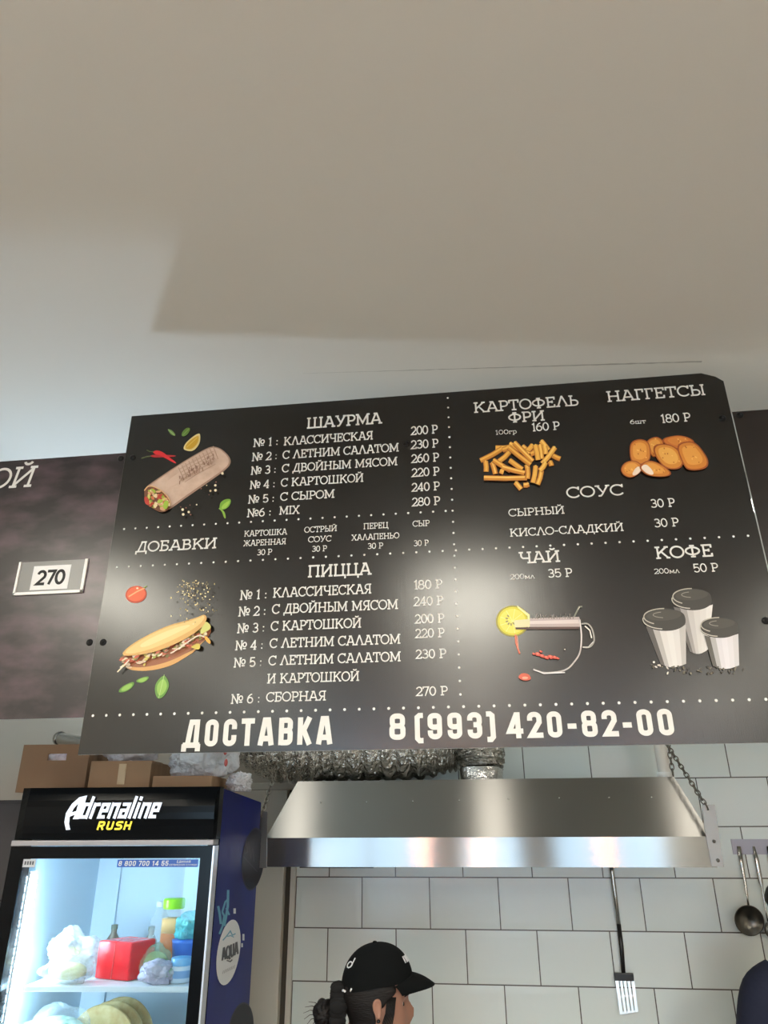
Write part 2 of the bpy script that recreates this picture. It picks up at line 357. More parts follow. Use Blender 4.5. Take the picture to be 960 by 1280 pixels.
G['Т'] = (0.84, [V(0.42, 0, 1), [(0.06, c_), (0.78, c_)]], [S(0.42, 0, .36), V(0.075, 0.68, 1), V(0.765, 0.68, 1)])
G['У'] = (0.92, [[(0.16, c_), (0.47, 0.36)], [(0.80, c_), (0.42, 0.16), (0.34, b_), (0.18, b_)]], [S(0.16, 1, .3), S(0.80, 1, .28)])
G['Ф'] = (1.06, [V(0.53, 0, 1), arc(0.53, 0.52, 0.44, 0.29, 0, 360, 24)], [S(0.53), S(0.53, 1)])
G['Х'] = (0.98, [[(0.16, b_), (0.80, c_)], [(0.16, c_), (0.82, b_)]], [S(0.16), S(0.82), S(0.16, 1), S(0.80, 1)])
G['Ц'] = (1.04, [V(0.2, 0, 1), V(0.80, 0, 1), [(0.06, b_), (1.0, b_)]], [S(0.2, 1), S(0.80, 1), V(0.97, -0.2, 0.1)])
G['Ч'] = (0.94, [[(0.18, c_), (0.18, 0.7)]+arc(0.38, 0.7, 0.2, 0.26, 180, 270, 8)+[(0.76, 0.44)], V(0.76, 0, 1)], [S(0.18, 1), S(0.76, 1), S(0.76)])
G['Ш'] = (1.42, [V(0.2, 0, 1), V(0.71, 0, 1), V(1.22, 0, 1), [(0.06, b_), (1.36, b_)]], [S(0.2, 1), S(0.71, 1), S(1.22, 1)])
G['Ь'] = (0.80, [V(0.2, 0, 1), [(0.2, 0.54), (0.45, 0.54)]+arc(0.45, 0.2975, 0.25, 0.2425, 90, -90)+[(0.2, b_)]], [S(0.2, 1), S(0.14, 0, .2)])
G['Ы'] = (1.10, G['Ь'][1]+[V(0.92, 0, 1)], G['Ь'][2]+[S(0.92, 0, .28), S(0.92, 1, .28)])
G['Я'] = (0.86, [V(0.66, 0, 1), [(0.66, c_), (0.4, c_)]+arc(0.4, 0.69, 0.25, 0.255, 90, 270)+[(0.66, 0.435)], [(0.46, 0.435), (0.2, b_)]], [S(0.68, 0, .3), S(0.72, 1, .2), S(0.18, 0, .22)])
G['I'] = (0.44, [V(0.22, 0, 1)], [S(0.22), S(0.22, 1)])
G['M'] = G['М']; G['X'] = G['Х']
G['№'] = (1.40, [V(0.18, 0, 1), V(0.76, 0, 1), [(0.18, c_), (0.76, b_)], arc(1.12, 0.56, 0.2, 0.22, 0, 360, 18), [(0.94, 0.16), (1.30, 0.16)]], [S(0.16, 0, .28), S(0.14, 1, .22), S(0.78, 1, .28)])
G[':'] = (0.34, [V(0.17, 0.08, 0.21), V(0.17, 0.5, 0.63)], [])
G['-'] = (0.50, [[(0.06, 0.42), (0.44, 0.42)]], [])
G[' '] = (0.42, [], [])
G['0'] = (0.74, [arc(0.37, 0.5, 0.29, 0.445, 0, 360, 26)], [])
G['1'] = (0.46, [[(0.06, 0.80), (0.26, c_), (0.26, 0)]], [S(0.26, 0, .3)])
G['2'] = (0.72, [arc(0.36, 0.67, 0.27, 0.275, 165, -30, 14)+[(0.08, b_), (0.66, b_)]], [V(0.655, 0, 0.22)])
G['3'] = (0.72, [arc(0.34, 0.72, 0.25, 0.225, 150, -80)+[(0.28, 0.5)], [(0.28, 0.5)]+arc(0.34, 0.29, 0.3, 0.235, 75, -150)], [])
G['4'] = (0.76, [V(0.52, 0, 1), [(0.52, c_), (0.07, 0.28), (0.72, 0.28)]], [S(0.52, 0, .3)])
G['5'] = (0.72, [[(0.62, c_), (0.16, c_), (0.13, 0.52)]+arc(0.36, 0.33, 0.29, 0.275, 130, -150, 16)], [])
G['6'] = (0.74, [arc(0.37, 0.33, 0.28, 0.275, 0, 360, 22), arc(0.66, 0.33, 0.58, 0.63, 180, 100, 10)], [])
G['7'] = (0.68, [[(0.05, c_), (0.62, c_), (0.26, 0)]], [V(0.06, 0.74, 1)])
G['8'] = (0.74, [arc(0.37, 0.73, 0.24, 0.215, 0, 360, 20), arc(0.37, 0.29, 0.3, 0.235, 0, 360, 22)], [])
G['9'] = (0.74, [arc(0.37, 0.67, 0.28, 0.275, 0, 360, 22), arc(0.08, 0.67, 0.58, 0.63, 0, -80, 10)], [])
# small letters
G['г'] = (0.52, [V(0.14, 0, 0.66), [(0.04, 0.61), (0.48, 0.61)]], [S(0.14, 0, .24), V(0.46, 0.42, 0.66)])
G['р'] = (0.66, [V(0.16, -0.28, 0.66), arc(0.36, 0.33, 0.22, 0.29, 130, -130, 16)], [S(0.16, -0.24, .28), S(0.1, 0.61, .14)])
G['ш'] = (0.98, [V(0.14, 0, .66), V(0.48, 0, .66), V(0.82, 0, .66), [(0.04, b_), (0.92, b_)]], [S(.14, .61, .22), S(.48, .61, .22), S(.82, .61, .22)])
G['т'] = (0.62, [V(0.31, 0, .66), [(0.04, .61), (0.58, .61)]], [S(.31, 0, .26), V(.06, .42, .66), V(.56, .42, .66)])
G['м'] = (0.84, [V(0.14, 0, .66), V(0.7, 0, .66), [(0.14, .61), (0.42, .14), (0.7, .61)]], [S(.14, 0, .22), S(.7, 0, .22)])
G['л'] = (0.68, [[(0.1, b_), (0.32, .64), (0.36, .64), (0.58, b_)]], [S(.1, 0, .22), S(.58, 0, .22)])
# latin capitals for the emblems
G['Q'] = (0.96, [O_, [(0.55, 0.25), (0.9, -0.08)]], []); G['A'] = G['А']
G['U'] = (0.9, [[(0.16, 1), (0.16, 0.4)]+arc(0.46, 0.4, 0.3, 0.345, 180, 360, 14)+[(0.76, 1)]], [])
# --- heavy condensed grotesque for the telephone line
def rr(x0, x1, y0, y1, r, a='all'):
    return arc(x1-r, y1-r, r, r, 0, 90, 5)+arc(x0+r, y1-r, r, r, 90, 180, 5)+arc(x0+r, y0+r, r, r, 180, 270, 5)+arc(x1-r, y0+r, r, r, 270, 360, 5)
H = {}
hb, hc, hx0, hx1 = 0.1, 0.9, 0.13, 0.43
H['О'] = (0.56, [rr(hx0, hx1, hb, hc, 0.14)+[(hx1, hc-0.14)]], []); H['0'] = H['О']
H['Д'] = (0.66, [[(0.2, 0.09), (0.25, 0.6), (0.29, 0.91), (0.5, 0.91), (0.5, 0.09)], [(0.03, 0.06), (0.64, 0.06)], V(0.08, -0.17, 0.1), V(0.585, -0.17, 0.1)], [])
H['С'] = (0.55, [[(hx1, 0.62), (hx1, hc-0.14)]+arc(hx1-.14, hc-.14, .14, .14, 0, 90, 5)+arc(hx0+.14, hc-.14, .14, .14, 90, 180, 5)+arc(hx0+.14, hb+.14, .14, .14, 180, 270, 5)+arc(hx1-.14, hb+.14, .14, .14, 270, 360, 5)+[(hx1, 0.40)]], [])
H['Т'] = (0.52, [V(0.26, 0, 1), [(0.02, 0.91), (0.50, 0.91)]], [])
H['А'] = (0.60, [[(0.1, 0), (0.24, 0.93), (0.36, 0.93), (0.50, 0)], [(0.15, 0.25), (0.45, 0.25)]], [])
H['В'] = (0.56, [V(0.13, 0, 1), [(0.13, 0.91), (0.33, 0.91)]+arc(0.33, 0.8, 0.11, 0.11, 90, 0, 4)+[(0.44, 0.64)]+arc(0.33, 0.62, 0.1, 0.1, 0, -90, 4)+[(0.13, 0.52)], [(0.33, 0.52)]+arc(0.34, 0.42, 0.11, 0.1, 90, 0, 4)+[(0.45, 0.2)]+arc(0.34, 0.2, 0.11, 0.11, 0, -90, 4)+[(0.13, 0.09)]], [])
H['К'] = (0.58, [V(0.13, 0, 1), [(0.46, 1), (0.27, 0.56), (0.14, 0.5)], [(0.26, 0.52), (0.47, 0)]], [])
H['8'] = (0.56, [rr(hx0, hx1, 0.52, hc, 0.12)+[(hx1, hc-.12)], rr(hx0-.01, hx1+.01, hb, 0.52, 0.12)+[(hx1+.01, .40)]], [])
H['9'] = (0.56, [rr(hx0, hx1, 0.46, hc, 0.12)+[(hx1, hc-.12)], [(hx1, 0.7), (hx1, hb+.14)]+arc(hx1-.14, hb+.14, .14, .14, 0, -90, 5)+arc(hx0+.14, hb+.14, .14, .14, -90, -180, 5)+[(hx0, 0.34)]], [])
H['6'] = (0.56, [rr(hx0, hx1, hb, 0.54, 0.12)+[(hx1, .42)], [(hx0, 0.3), (hx0, hc-.14)]+arc(hx0+.14, hc-.14, .14, .14, 180, 90, 5)+arc(hx1-.14, hc-.14, .14, .14, 90, 0, 5)+[(hx1, 0.68)]], [])
H['3'] = (0.56, [[(hx0, 0.68), (hx0, hc-.14)]+arc(hx0+.14, hc-.14, .14, .14, 180, 90, 5)+arc(hx1-.14, hc-.14, .14, .14, 90, 0, 5)+[(hx1, 0.62)]+arc(hx1-.1, .62, .1, .1, 0, -90, 4)+[(0.24, 0.52)], [(hx1-.1, 0.52)]+arc(hx1-.1, .42, .1, .1, 90, 0, 4)+[(hx1, hb+.14)]+arc(hx1-.14, hb+.14, .14, .14, 0, -90, 5)+arc(hx0+.14, hb+.14, .14, .14, -90, -180, 5)+[(hx0, 0.34)]], [])
H['4'] = (0.58, [V(0.40, 0, 1), [(0.38, 0.96), (0.12, 0.27), (0.56, 0.27)]], [])
H['2'] = (0.55, [[(hx0, 0.66), (hx0, hc-.14)]+arc(hx0+.14, hc-.14, .14, .14, 180, 90, 5)+arc(hx1-.14, hc-.14, .14, .14, 90, 0, 5)+[(hx1, 0.6), (0.15, 0.1), (0.53, 0.1)]], [])
H['('] = (0.34, [[(0.32, 0.92), (0.2, 0.92), (0.13, 0.85), (0.13, 0.05), (0.2, -0.04), (0.32, -0.04)]], [])
H[')'] = (0.34, [[(0.02, 0.92), (0.14, 0.92), (0.21, 0.85), (0.21, 0.05), (0.14, -0.04), (0.02, -0.04)]], [])
H['-'] = (0.38, [[(0.05, 0.42), (0.33, 0.42)]], [])
H['1'] = (0.40, [[(0.06, 0.74), (0.24, 0.88), (0.24, 0)]], [])
H['5'] = (0.55, [[(0.47, 0.91), (0.15, 0.91), (0.13, 0.52), (hx1-.14, 0.56)]+arc(hx1-.12, .44, .12, .12, 90, 0, 4)+[(hx1, hb+.14)]+arc(hx1-.14, hb+.14, .14, .14, 0, -90, 5)+arc(hx0+.14, hb+.14, .14, .14, -90, -180, 5)+[(hx0, 0.32)]], [])
H['7'] = (0.48, [[(0.02, 0.91), (0.40, 0.91), (0.20, 0)]], [])
H[' '] = (0.30, [], [])
H['R'] = (0.58, [V(0.13, 0, 1), [(0.13, 0.91), (0.34, 0.91)]+arc(0.34, 0.8, 0.11, 0.11, 90, 0, 4)+[(0.45, 0.6), (0.36, 0.47), (0.13, 0.47)], [(0.3, 0.47), (0.46, 0)]], [])
H['U'] = (0.56, [[(hx0, 1), (hx0, hb+.14)]+arc(hx0+.14, hb+.14, .14, .14, 180, 270, 5)+arc(hx1-.14, hb+.14, .14, .14, 270, 360, 5)+[(hx1, 1)]], [])
H['S'] = (0.55, [[(0.5, 0.9), (0.26, 0.9)]+arc(0.24, 0.72, 0.12, 0.18, 90, 270, 8)+[(0.34, 0.53)]+arc(0.34, 0.31, 0.12, 0.21, 90, -90, 8)+[(0.06, 0.1)]], [])
H['H'] = (0.58, [V(0.13, 0, 1), V(0.45, 0, 1), [(0.13, 0.5), (0.45, 0.5)]], [])
# the slanted lower case of the refrigerator header
H['d'] = (0.46, [V(0.36, 0, 1.12), [(0.36, 0.72), (0.1, 0.72), (0.1, 0.09), (0.36, 0.09)]], [])
H['r'] = (0.36, [V(0.1, 0, 0.8), [(0.1, 0.7), (0.34, 0.72)]], [])
H['e'] = (0.44, [[(0.36, 0.09), (0.1, 0.09), (0.1, 0.71), (0.35, 0.71), (0.35, 0.4), (0.1, 0.4)]], [])
H['n'] = (0.46, [V(0.1, 0, 0.8), [(0.1, 0.71), (0.36, 0.71), (0.36, 0)]], [])
H['a'] = (0.46, [[(0.06, 0.71), (0.36, 0.71), (0.36, 0)], [(0.36, 0.41), (0.1, 0.41), (0.1, 0.09), (0.36, 0.09)]], [])
H['l'] = (0.22, [V(0.1, 0, 1.12)], [])
H['i'] = (0.22, [V(0.1, 0, 0.8), V(0.1, 0.9, 1.1)], [])

STRIP_LIFT = 0.00006
def strip(mb, pts, wd, f, mi=0, lift_=None):
    """flat ribbon along pts (2-D) of width wd; f maps 2-D to 3-D"""
    P = [Vector((p[0], p[1])) for p in pts]
    Q = [P[0]]
    for p in P[1:]:
        if (p-Q[-1]).length > 1e-6: Q.append(p)
    P = Q
    if len(P) < 2: return
    closed = (P[0]-P[-1]).length < wd*0.12 and len(P) > 3
    L, Rr = [], []
    n = len(P)
    for i in range(n):
        if closed and i in (0, n-1): d0 = (P[-1]-P[-2]).normalized(); d1 = (P[1]-P[0]).normalized()
        else:
            d0 = (P[i]-P[i-1]).normalized() if i else (P[1]-P[0]).normalized()
            d1 = (P[i+1]-P[i]).normalized() if i < n-1 else d0
        t = d0+d1
        t = d1 if t.length < 1e-3 else t.normalized()
        nn = Vector((-t.y, t.x)); k = 1/max(0.42, nn.dot(Vector((-d1.y, d1.x))))
        L.append(P[i]+nn*wd/2*k); Rr.append(P[i]-nn*wd/2*k)
    b0 = len(mb.v); lift = STRIP_LIFT * (1 + len(mb.f) % 7) if lift_ is None else lift_
    for i in range(n-1):
        q = [f(*L[i]), f(*Rr[i]), f(*Rr[i+1]), f(*L[i+1])]
        nn = (q[1]-q[0]).cross(q[3]-q[0])
        if nn.length < 1e-12: continue
        nn = nn.normalized(); lf = lift + (STRIP_LIFT*0.13*(i % 5) if lift_ is None else 0)
        if nn.dot(Vector((0, 0, CZ))-Vector((0, 1.7, 0))) < 0: nn = -nn
        mb.face([p+nn*lf for p in q], mi)
def letters(mb, s, x0, x1, z0, cap, f, font=G, T=0.125, serif=True, shear=0.0, mi=0, rise=0.0, track=0.0):
    """text from x0 to x1 on the baseline z0 (rise = slope), f maps (x,z) to space"""
    nat = sum(font[ch][0]+track for ch in s)-track; kx = (x1-x0)/nat
    x = 0.0
    for ch in s:
        wd, st, se = font[ch]
        for p in st + (se if serif else []):
            strip(mb, [(x0+(x+q[0])*kx+shear*q[1]*cap, z0+q[1]*cap+rise*((x+q[0])*kx)) for q in p], T*cap, f, mi)
        x += wd+track

# ================================================================== MENU BOARDS
BY = 1.70
TH = 0.006
board_core = mat('board_white_core', (226, 226, 220), 0.5)
def board_face(name, c1, c2, sc_, lo_, hi_, rough=0.25):
    m = mat(name, c1, rough, spec=0.66, noise=(sc_, c2, lo_, hi_), bump=((420, 1, 9), 0.06, 0.002))
    return m
black_face = board_face('black_brushed_film', (13, 13, 11), (18, 17, 15), (60, 1, 2), 0.3, 0.7, 0.235)
purple_face = board_face('dark_plum_film', (22, 15, 19), (92, 72, 80), (7, 1, 15), 0.42, 0.78, 0.30)
white_print = mat('white_print', (212, 212, 207), 0.4)
screwm = mat('black_screw', (22, 22, 22), 0.35, metal=0.6)
FY = BY - 0.0008
def bp_(x, z, k=0): return Vector((x, FY-0.0003*k, z))
def pxb(x, y, k=0): return at(x, y, FY-0.0003*k)
def slab(outline, y0, y1):
    mb = MB(); F_ = [Vector((x, y0, z)) for x, z in outline]; B_ = [Vector((x, y1, z)) for x, z in outline]
    mb.face(F_, 0); mb.face(B_[::-1], 1); n = len(outline)
    for i in range(n): mb.face([F_[i], B_[i], B_[(i+1) % n], F_[(i+1) % n]], 1)
    return mb
def screw(root, x, z, y=BY):
    mb = MB(); mx = Matrix.Rotation(math.pi/2, 4, 'X')
    mb.lathe([(0.009, 0), (0.0088, 0.0015), (0.0066, 0.0032), (0.004, 0.0036), (0.0034, 0.0022), (0.0, 0.0022)], (x, y, z), mx=mx, n=16)
    return mb.build('screw', screwm, root)
ZT, ZB = CZ+1.104, CZ+0.153
XB0, XB1 = -0.966, 0.7005
main = thing('menu_board', ((XB0+XB1)/2, BY, ZB), 'large black shawarma and pizza menu board with printed food pictures and prices', 'menu board')
mb = slab([(XB0, ZB), (XB1, ZB), (XB1, ZT-0.030), (XB1-0.018, ZT-0.014), (XB1-0.052, ZT), (XB0, ZT)], BY, BY+TH)
main_panel = mb
for x, y in ((166, 572), (129, 803), (903, 523), (957, 776), (508, 555)):
    p = at(x, y, BY); screw(main, p.x, p.z)
def line(name, s, xa, ya, xb, yb, cap_px, off, k, **kw):
    """text whose baseline runs between two measured points of a crop"""
    A = pxb(off[0]+xa*k, off[1]+ya*k); B = pxb(off[0]+xb*k, off[1]+yb*k)
    t = pxb(off[0]+(xa+xb)/2*k, off[1]+((ya+yb)/2-cap_px)*k); mid = (A+B)/2
    mbx = MB(); letters(mbx, s, A.x, B.x, (A.z+B.z)/2, t.z-mid.z, lambda x, z: bp_(x, z, 1), **kw)
    return mbx.build(name, white_print, kw.get('root', main)) if 'root' not in kw else None
k1, o1 = 0.4375, (140, 460)
line('heading_lettering', 'ШАУРМА', 555, 172, 771, 160, 31, o1, k1, T=0.14)
for s, n, xa, ya, xb, yb, nxb in (('КЛАССИЧЕСКАЯ', '№ 1 :', 490, 220, 746, 206, 475), ('С ЛЕТНИМ САЛАТОМ', '№ 2 :', 487, 260, 820, 239, 472),
        ('С ДВОЙНЫМ МЯСОМ', '№ 3 :', 485, 299, 816, 278, 469), ('С КАРТОШКОЙ', '№ 4 :', 482, 340, 719, 325, 466),
        ('С СЫРОМ', '№ 5 :', 480, 381, 636, 370, 464), ('MIX', '№6 :', 477, 420, 536, 416, 455)):
    line('item_lettering', s, xa, ya, xb, yb, 24, o1, k1)
    nx = {1: 403, 2: 399, 3: 396, 4: 393, 5: 388, 6: 385}[int([c for c in n if c.isdigit()][0])]
    sl = (yb-ya)/(xb-xa)
    line('number_lettering', n, nx, ya+sl*(nx-xa)+1, nxb, ya+sl*(nxb-xa)+1, 24, o1, k1)
for s, xa, ya, xb, yb in (('200 Р', 854, 192, 931, 187), ('230 Р', 854, 232, 933, 227), ('260 Р', 855, 272, 935, 267), ('220 Р', 856, 312, 936, 307), ('240 Р', 856, 354, 937, 349), ('280 Р', 857, 396, 938, 391)):
    line('price_lettering', s, xa, ya, xb, yb, 25, o1, k1)
line('heading_lettering', 'ДОБАВКИ', 66, 527, 299, 515, 30, o1, k1, T=0.14)
for s, xa, ya, xb, yb in (('КАРТОШКА', 377, 482, 500, 476), ('ЖАРЕННАЯ', 375, 510, 497, 503), ('30 Р', 414, 536, 457, 533), ('ОСТРЫЙ', 549, 471, 643, 466), ('СОУС', 560, 499, 627, 495), ('30 Р', 571, 526, 614, 523),
        ('ПЕРЕЦ', 718, 461, 790, 457), ('ХАЛАПЕНЬО', 684, 494, 821, 486), ('30 Р', 730, 518, 775, 515), ('СЫР', 859, 454, 908, 451), ('30 Р', 862, 510, 905, 507)):
    line('addition_lettering', s, xa, ya, xb, yb, 17, o1, k1, T=0.12)
k3, o3 = 0.48958, (90, 690)
line('heading_lettering', 'ПИЦЦА', 601, 65, 764, 58, 31, o3, k3, T=0.14)
for s, n, xa, ya, xb, yb, na, nb in (('КЛАССИЧЕСКАЯ', '№ 1 :', 512, 118, 765, 105, 428, 498), ('С ДВОЙНЫМ МЯСОМ', '№ 2 :', 510, 160, 833, 144, 424, 495), ('С КАРТОШКОЙ', '№ 3 :', 507, 203, 739, 192, 421, 492),
        ('С ЛЕТНИМ САЛАТОМ', '№ 4 :', 504, 247, 839, 233, 416, 488), ('С ЛЕТНИМ САЛАТОМ', '№ 5 :', 501, 291, 840, 278, 412, 485), ('И КАРТОШКОЙ', None, 497, 338, 734, 327, 0, 0), ('СБОРНАЯ', '№ 6 :', 495, 384, 649, 378, 405, 480)):
    line('item_lettering', s, xa, ya, xb, yb, 25, o3, k3)
    if n:
        sl = (yb-ya)/(xb-xa); line('number_lettering', n, na, ya+sl*(na-xa)+1, nb, ya+sl*(nb-xa)+1, 25, o3, k3)
for s, xa, ya, xb, yb in (('180 Р', 873, 97, 946, 93), ('240 Р', 872, 139, 949, 135), ('200 Р', 875, 184, 951, 180), ('220 Р', 876, 221, 952, 217), ('230 Р', 877, 274, 956, 270), ('270 Р', 878, 369, 960, 365)):
    line('price_lettering', s, xa, ya, xb, yb, 24, o3, k3)
o2 = (540, 460)
for nm, s, xa, ya, xb, yb, cap, tt in (('heading_lettering', 'КАРТОФЕЛЬ', 119, 130, 421, 106, 30, .13), ('heading_lettering', 'ФРИ', 218, 157, 324, 150, 29, .14), ('portion_lettering', '100гр', 181, 191, 243, 187, 13, .12), ('price_lettering', '160 Р', 286, 182, 366, 176, 24, .125),
        ('heading_lettering', 'НАГГЕТСЫ', 500, 97, 783, 78, 31, .13), ('portion_lettering', '6шт', 566, 161, 612, 158, 13, .12), ('price_lettering', '180 Р', 656, 158, 741, 152, 25, .125), ('heading_lettering', 'СОУС', 385, 373, 550, 363, 32, .13),
        ('item_lettering', 'СЫРНЫЙ', 219, 425, 380, 416, 22, .125), ('item_lettering', 'КИСЛО-СЛАДКИЙ', 222, 482, 549, 466, 23, .125), ('price_lettering', '30 Р', 626, 400, 696, 396, 25, .125), ('price_lettering', '30 Р', 636, 456, 707, 452, 25, .125)):
    line(nm, s, xa, ya, xb, yb, cap, o2, k1, T=tt)
o4 = (540, 670)
for nm, s, xa, ya, xb, yb, cap, tt in (('heading_lettering', 'ЧАЙ', 249, 79, 368, 74, 33, .14), ('heading_lettering', 'КОФЕ', 639, 66, 806, 58, 35, .14), ('portion_lettering', '200мл', 223, 125, 294, 121, 15, .12), ('price_lettering', '35 Р', 332, 120, 402, 116, 25, .125),
        ('portion_lettering', '200мл', 635, 109, 708, 105, 15, .12), ('price_lettering', '50 Р', 748, 105, 820, 101, 25, .125)):
    line(nm, s, xa, ya, xb, yb, cap, o4, k1, T=tt)
line('delivery_lettering', 'ДОСТАВКА', 227, 935, 416, 929, 34, (0, 0), 1, font=H, T=0.20, track=0.11)
for s, xa, xb in (('8', 485, 509), ('(993)', 517, 622), ('420-82-00', 633, 846)):
    line('telephone_lettering', s, xa, 925-(xa-486)*.0153, xb, 925-(xb-486)*.0153, 33, (0, 0), 1, font=H, T=0.20, track=0.08)
def dots(x0, y0, x1, y1, n, r=0.0029, name='dotted_line'):
    A = pxb(x0, y0); B = pxb(x1, y1); mbx = MB()
    if abs(A.x-B.x) > abs(A.z-B.z): A.z = B.z = (A.z+B.z)/2
    for i in range(n):
        c = A.lerp(B, i/(n-1))
        main_panel.face([(c.x+r*math.cos(a*math.pi/5), FY-0.0003, c.z+r*math.sin(a*math.pi/5)) for a in range(10)], 2)
dots(155, 662.5, 557, 637.5, 28); dots(146, 710.6, 934.6, 668, 49); dots(116, 895.6, 957, 873, 46, 0.0034); dots(559.7, 497.6, 575.5, 868, 27)
main_panel.build('panel', [black_face, board_core, white_print], main)

def catmull(P, n):
    out = []
    P = [P[0]*2-P[1]]+P+[P[-1]*2-P[-2]]
    for i in range(1, len(P)-2):
        for k in range(n):
            t = k/n; a, b, c, d = P[i-1], P[i], P[i+1], P[i+2]
            out.append(0.5*((2*b)+(c-a)*t+(2*a-5*b+4*c-d)*t*t+(3*b-a-3*c+d)*t**3))
    out.append(P[-2]); return out
# --- printed food pictures (flat printing on the board)
def fm(c, name=None): return mat('print_%d_%d_%d' % c, c, 0.42)
class Pic:
    def __init__(s, off, k): s.off, s.k, s.mb, s.mats, s.lay = off, k, MB(), [], 1
    def mi(s, c):
        m = c if not isinstance(c, tuple) else fm(c)
        if m not in s.mats: s.mats.append(m)
        return s.mats.index(m)
    def P(s, x, y): return pxb(s.off[0]+x*s.k, s.off[1]+y*s.k, s.lay)
    def poly(s, pts, c, up=True):
        if up: s.lay += 0.25
        s.mb.face([s.P(*p) for p in pts], s.mi(c))
    def blob(s, cx, cy, rx, ry, c, rot=0, n=18, wob=0.0, a0=0, a1=360, ph=0):
        ca, sa = math.cos(math.radians(rot)), math.sin(math.radians(rot)); pts = []
        for i in range(n + (0 if a1-a0 == 360 else 1)):
            a = math.radians(a0+(a1-a0)*i/n); q = 1+wob*math.sin(3*a+ph)+wob*0.7*math.sin(5*a+2*ph)
            x, y = rx*q*math.cos(a), ry*q*math.sin(a); pts.append((cx+x*ca-y*sa, cy+x*sa+y*ca))
        s.poly(pts, c)
    def stroke(s, pts, wd, c):
        if 3 < len(pts) < 12:
            q = [Vector(t) for t in pts]; pts = [tuple(t) for t in catmull(q, 5)]
        s.lay += 0.25; strip(s.mb, pts, wd, s.P, s.mi(c), 0.0)
    def smooth_poly(s, pts, c, it=3):
        for _ in range(it):
            q = []
            for i in range(len(pts)):
                a, b = pts[i], pts[(i+1) % len(pts)]
                q += [(a[0]*.75+b[0]*.25, a[1]*.75+b[1]*.25), (a[0]*.25+b[0]*.75, a[1]*.25+b[1]*.75)]
            pts = q
        s.poly(pts, c)
    def build(s, name, label=None):
        o = s.mb.build(name, s.mats, main)
        if label: o['label'] = label
        return o
rnd = random.Random(3)
kS, oS = 1/6, (160, 520)
def picture_wrap_mat():
    return mat('print_flatbread', (186, 158, 138), 0.42, noise=((26, 26, 26), (206, 180, 160), 0.35, 0.65))
p = Pic(oS, kS)
p.smooth_poly([(118, 545), (190, 490), (400, 350), (580, 245), (640, 225), (700, 245), (760, 300), (775, 350), (740, 400), (600, 500), (440, 610), (330, 690), (300, 705), (230, 640), (150, 600)], (150, 120, 102), 2)
p.smooth_poly([(135, 540), (200, 495), (400, 358), (580, 254), (640, 234), (695, 252), (750, 305), (760, 350), (730, 392), (600, 482), (440, 592), (330, 672), (305, 690), (240, 630), (160, 590)], picture_wrap_mat(), 2)
p.smooth_poly([(250, 520), (420, 395), (600, 290), (650, 270), (690, 290), (640, 330), (480, 430), (320, 540)], (202, 176, 156), 2)
for i in range(11):                                 # grill marks
    x = 400+i*26; y = 420-i*16
    p.stroke([(x-22, y-34), (x+16, y+44+rnd.random()*20)], 7, (168, 138, 118))
for i in range(5):
    p.stroke([(385+i*10, 400+i*24), (480+i*10, 345+i*22), (640+i*4, 265+i*24)], 5, (172, 143, 123))
for i in range(44):
    x = 380+rnd.random()*260; y = 460-(x-380)*0.58+rnd.random()*70-35
    p.stroke([(x, y), (x+rnd.random()*14-7, y+14+rnd.random()*14)], 5+rnd.random()*3, rnd.choice([(150, 116, 96), (136, 102, 84), (162, 130, 110)]))
p.smooth_poly([(118, 560), (150, 525), (200, 530), (270, 575), (315, 630), (325, 680), (290, 715), (240, 725), (180, 690), (130, 660)], (110, 66, 42), 2)
p.stroke([(122, 560), (152, 528), (200, 532), (265, 572), (308, 625), (316, 670)], 8, (214, 170, 120))
for i in range(60):
    a = rnd.random()*6.28; q = math.sqrt(rnd.random()); x = 215+88*q*math.cos(a)+20*q*math.sin(a); y = 628+78*q*math.sin(a)+22*q*math.cos(a)
    p.blob(x, y, 10+rnd.random()*13, 7+rnd.random()*9, rnd.choice([(176, 60, 42), (158, 178, 62), (212, 160, 118), (196, 190, 100), (126, 146, 44), (206, 112, 76), (228, 206, 160)]), rnd.random()*180, 9, 0.14, ph=i)
p.smooth_poly([(120, 600), (150, 610), (165, 660), (150, 670), (125, 655)], (180, 52, 38), 2)
p.smooth_poly([(268, 640), (300, 630), (305, 670), (285, 705), (262, 690)], (150, 182, 56), 2)
for x, y, r in ((708, 430, 10), (655, 520, 9), (656, 557, 10), (618, 562, 8), (590, 520, 5), (548, 545, 5), (608, 590, 5), (660, 495, 5), (410, 702, 10), (414, 738, 10), (455, 720, 9), (470, 740, 5), (435, 688, 5), (515, 665, 6), (465, 668, 4), (395, 682, 5)):
    p.blob(x, y, r, r, rnd.choice([(222, 208, 178), (150, 96, 84), (196, 176, 140), (110, 72, 60)]) if r < 9 else (226, 212, 180), n=10)
p.build('shawarma_picture', 'printed picture of a grilled flatbread roll with filling')
p = Pic(oS, kS)
p.smooth_poly([(410, 245), (440, 190), (535, 120), (545, 160), (535, 215), (490, 265), (440, 262)], (208, 190, 130), 2)
p.smooth_poly([(425, 238), (450, 195), (528, 140), (532, 170), (520, 210), (482, 248), (445, 250)], (190, 150, 34), 2)
p.stroke([(440, 235), (520, 160)], 4, (216, 190, 90))
p.build('lemon_wedge_picture')
p = Pic(oS, kS)
p.stroke([(100, 318), (140, 305), (180, 300)], 9, (74, 84, 48)); p.stroke([(140, 255), (165, 268), (195, 268)], 9, (74, 84, 48))
p.smooth_poly([(165, 300), (190, 288), (260, 290), (360, 295), (358, 305), (260, 310), (190, 312)], (170, 30, 36), 2)
p.smooth_poly([(185, 268), (215, 255), (260, 268), (310, 310), (368, 352), (350, 355), (290, 322), (240, 295), (195, 285)], (206, 34, 42), 2)
p.build('chili_picture')
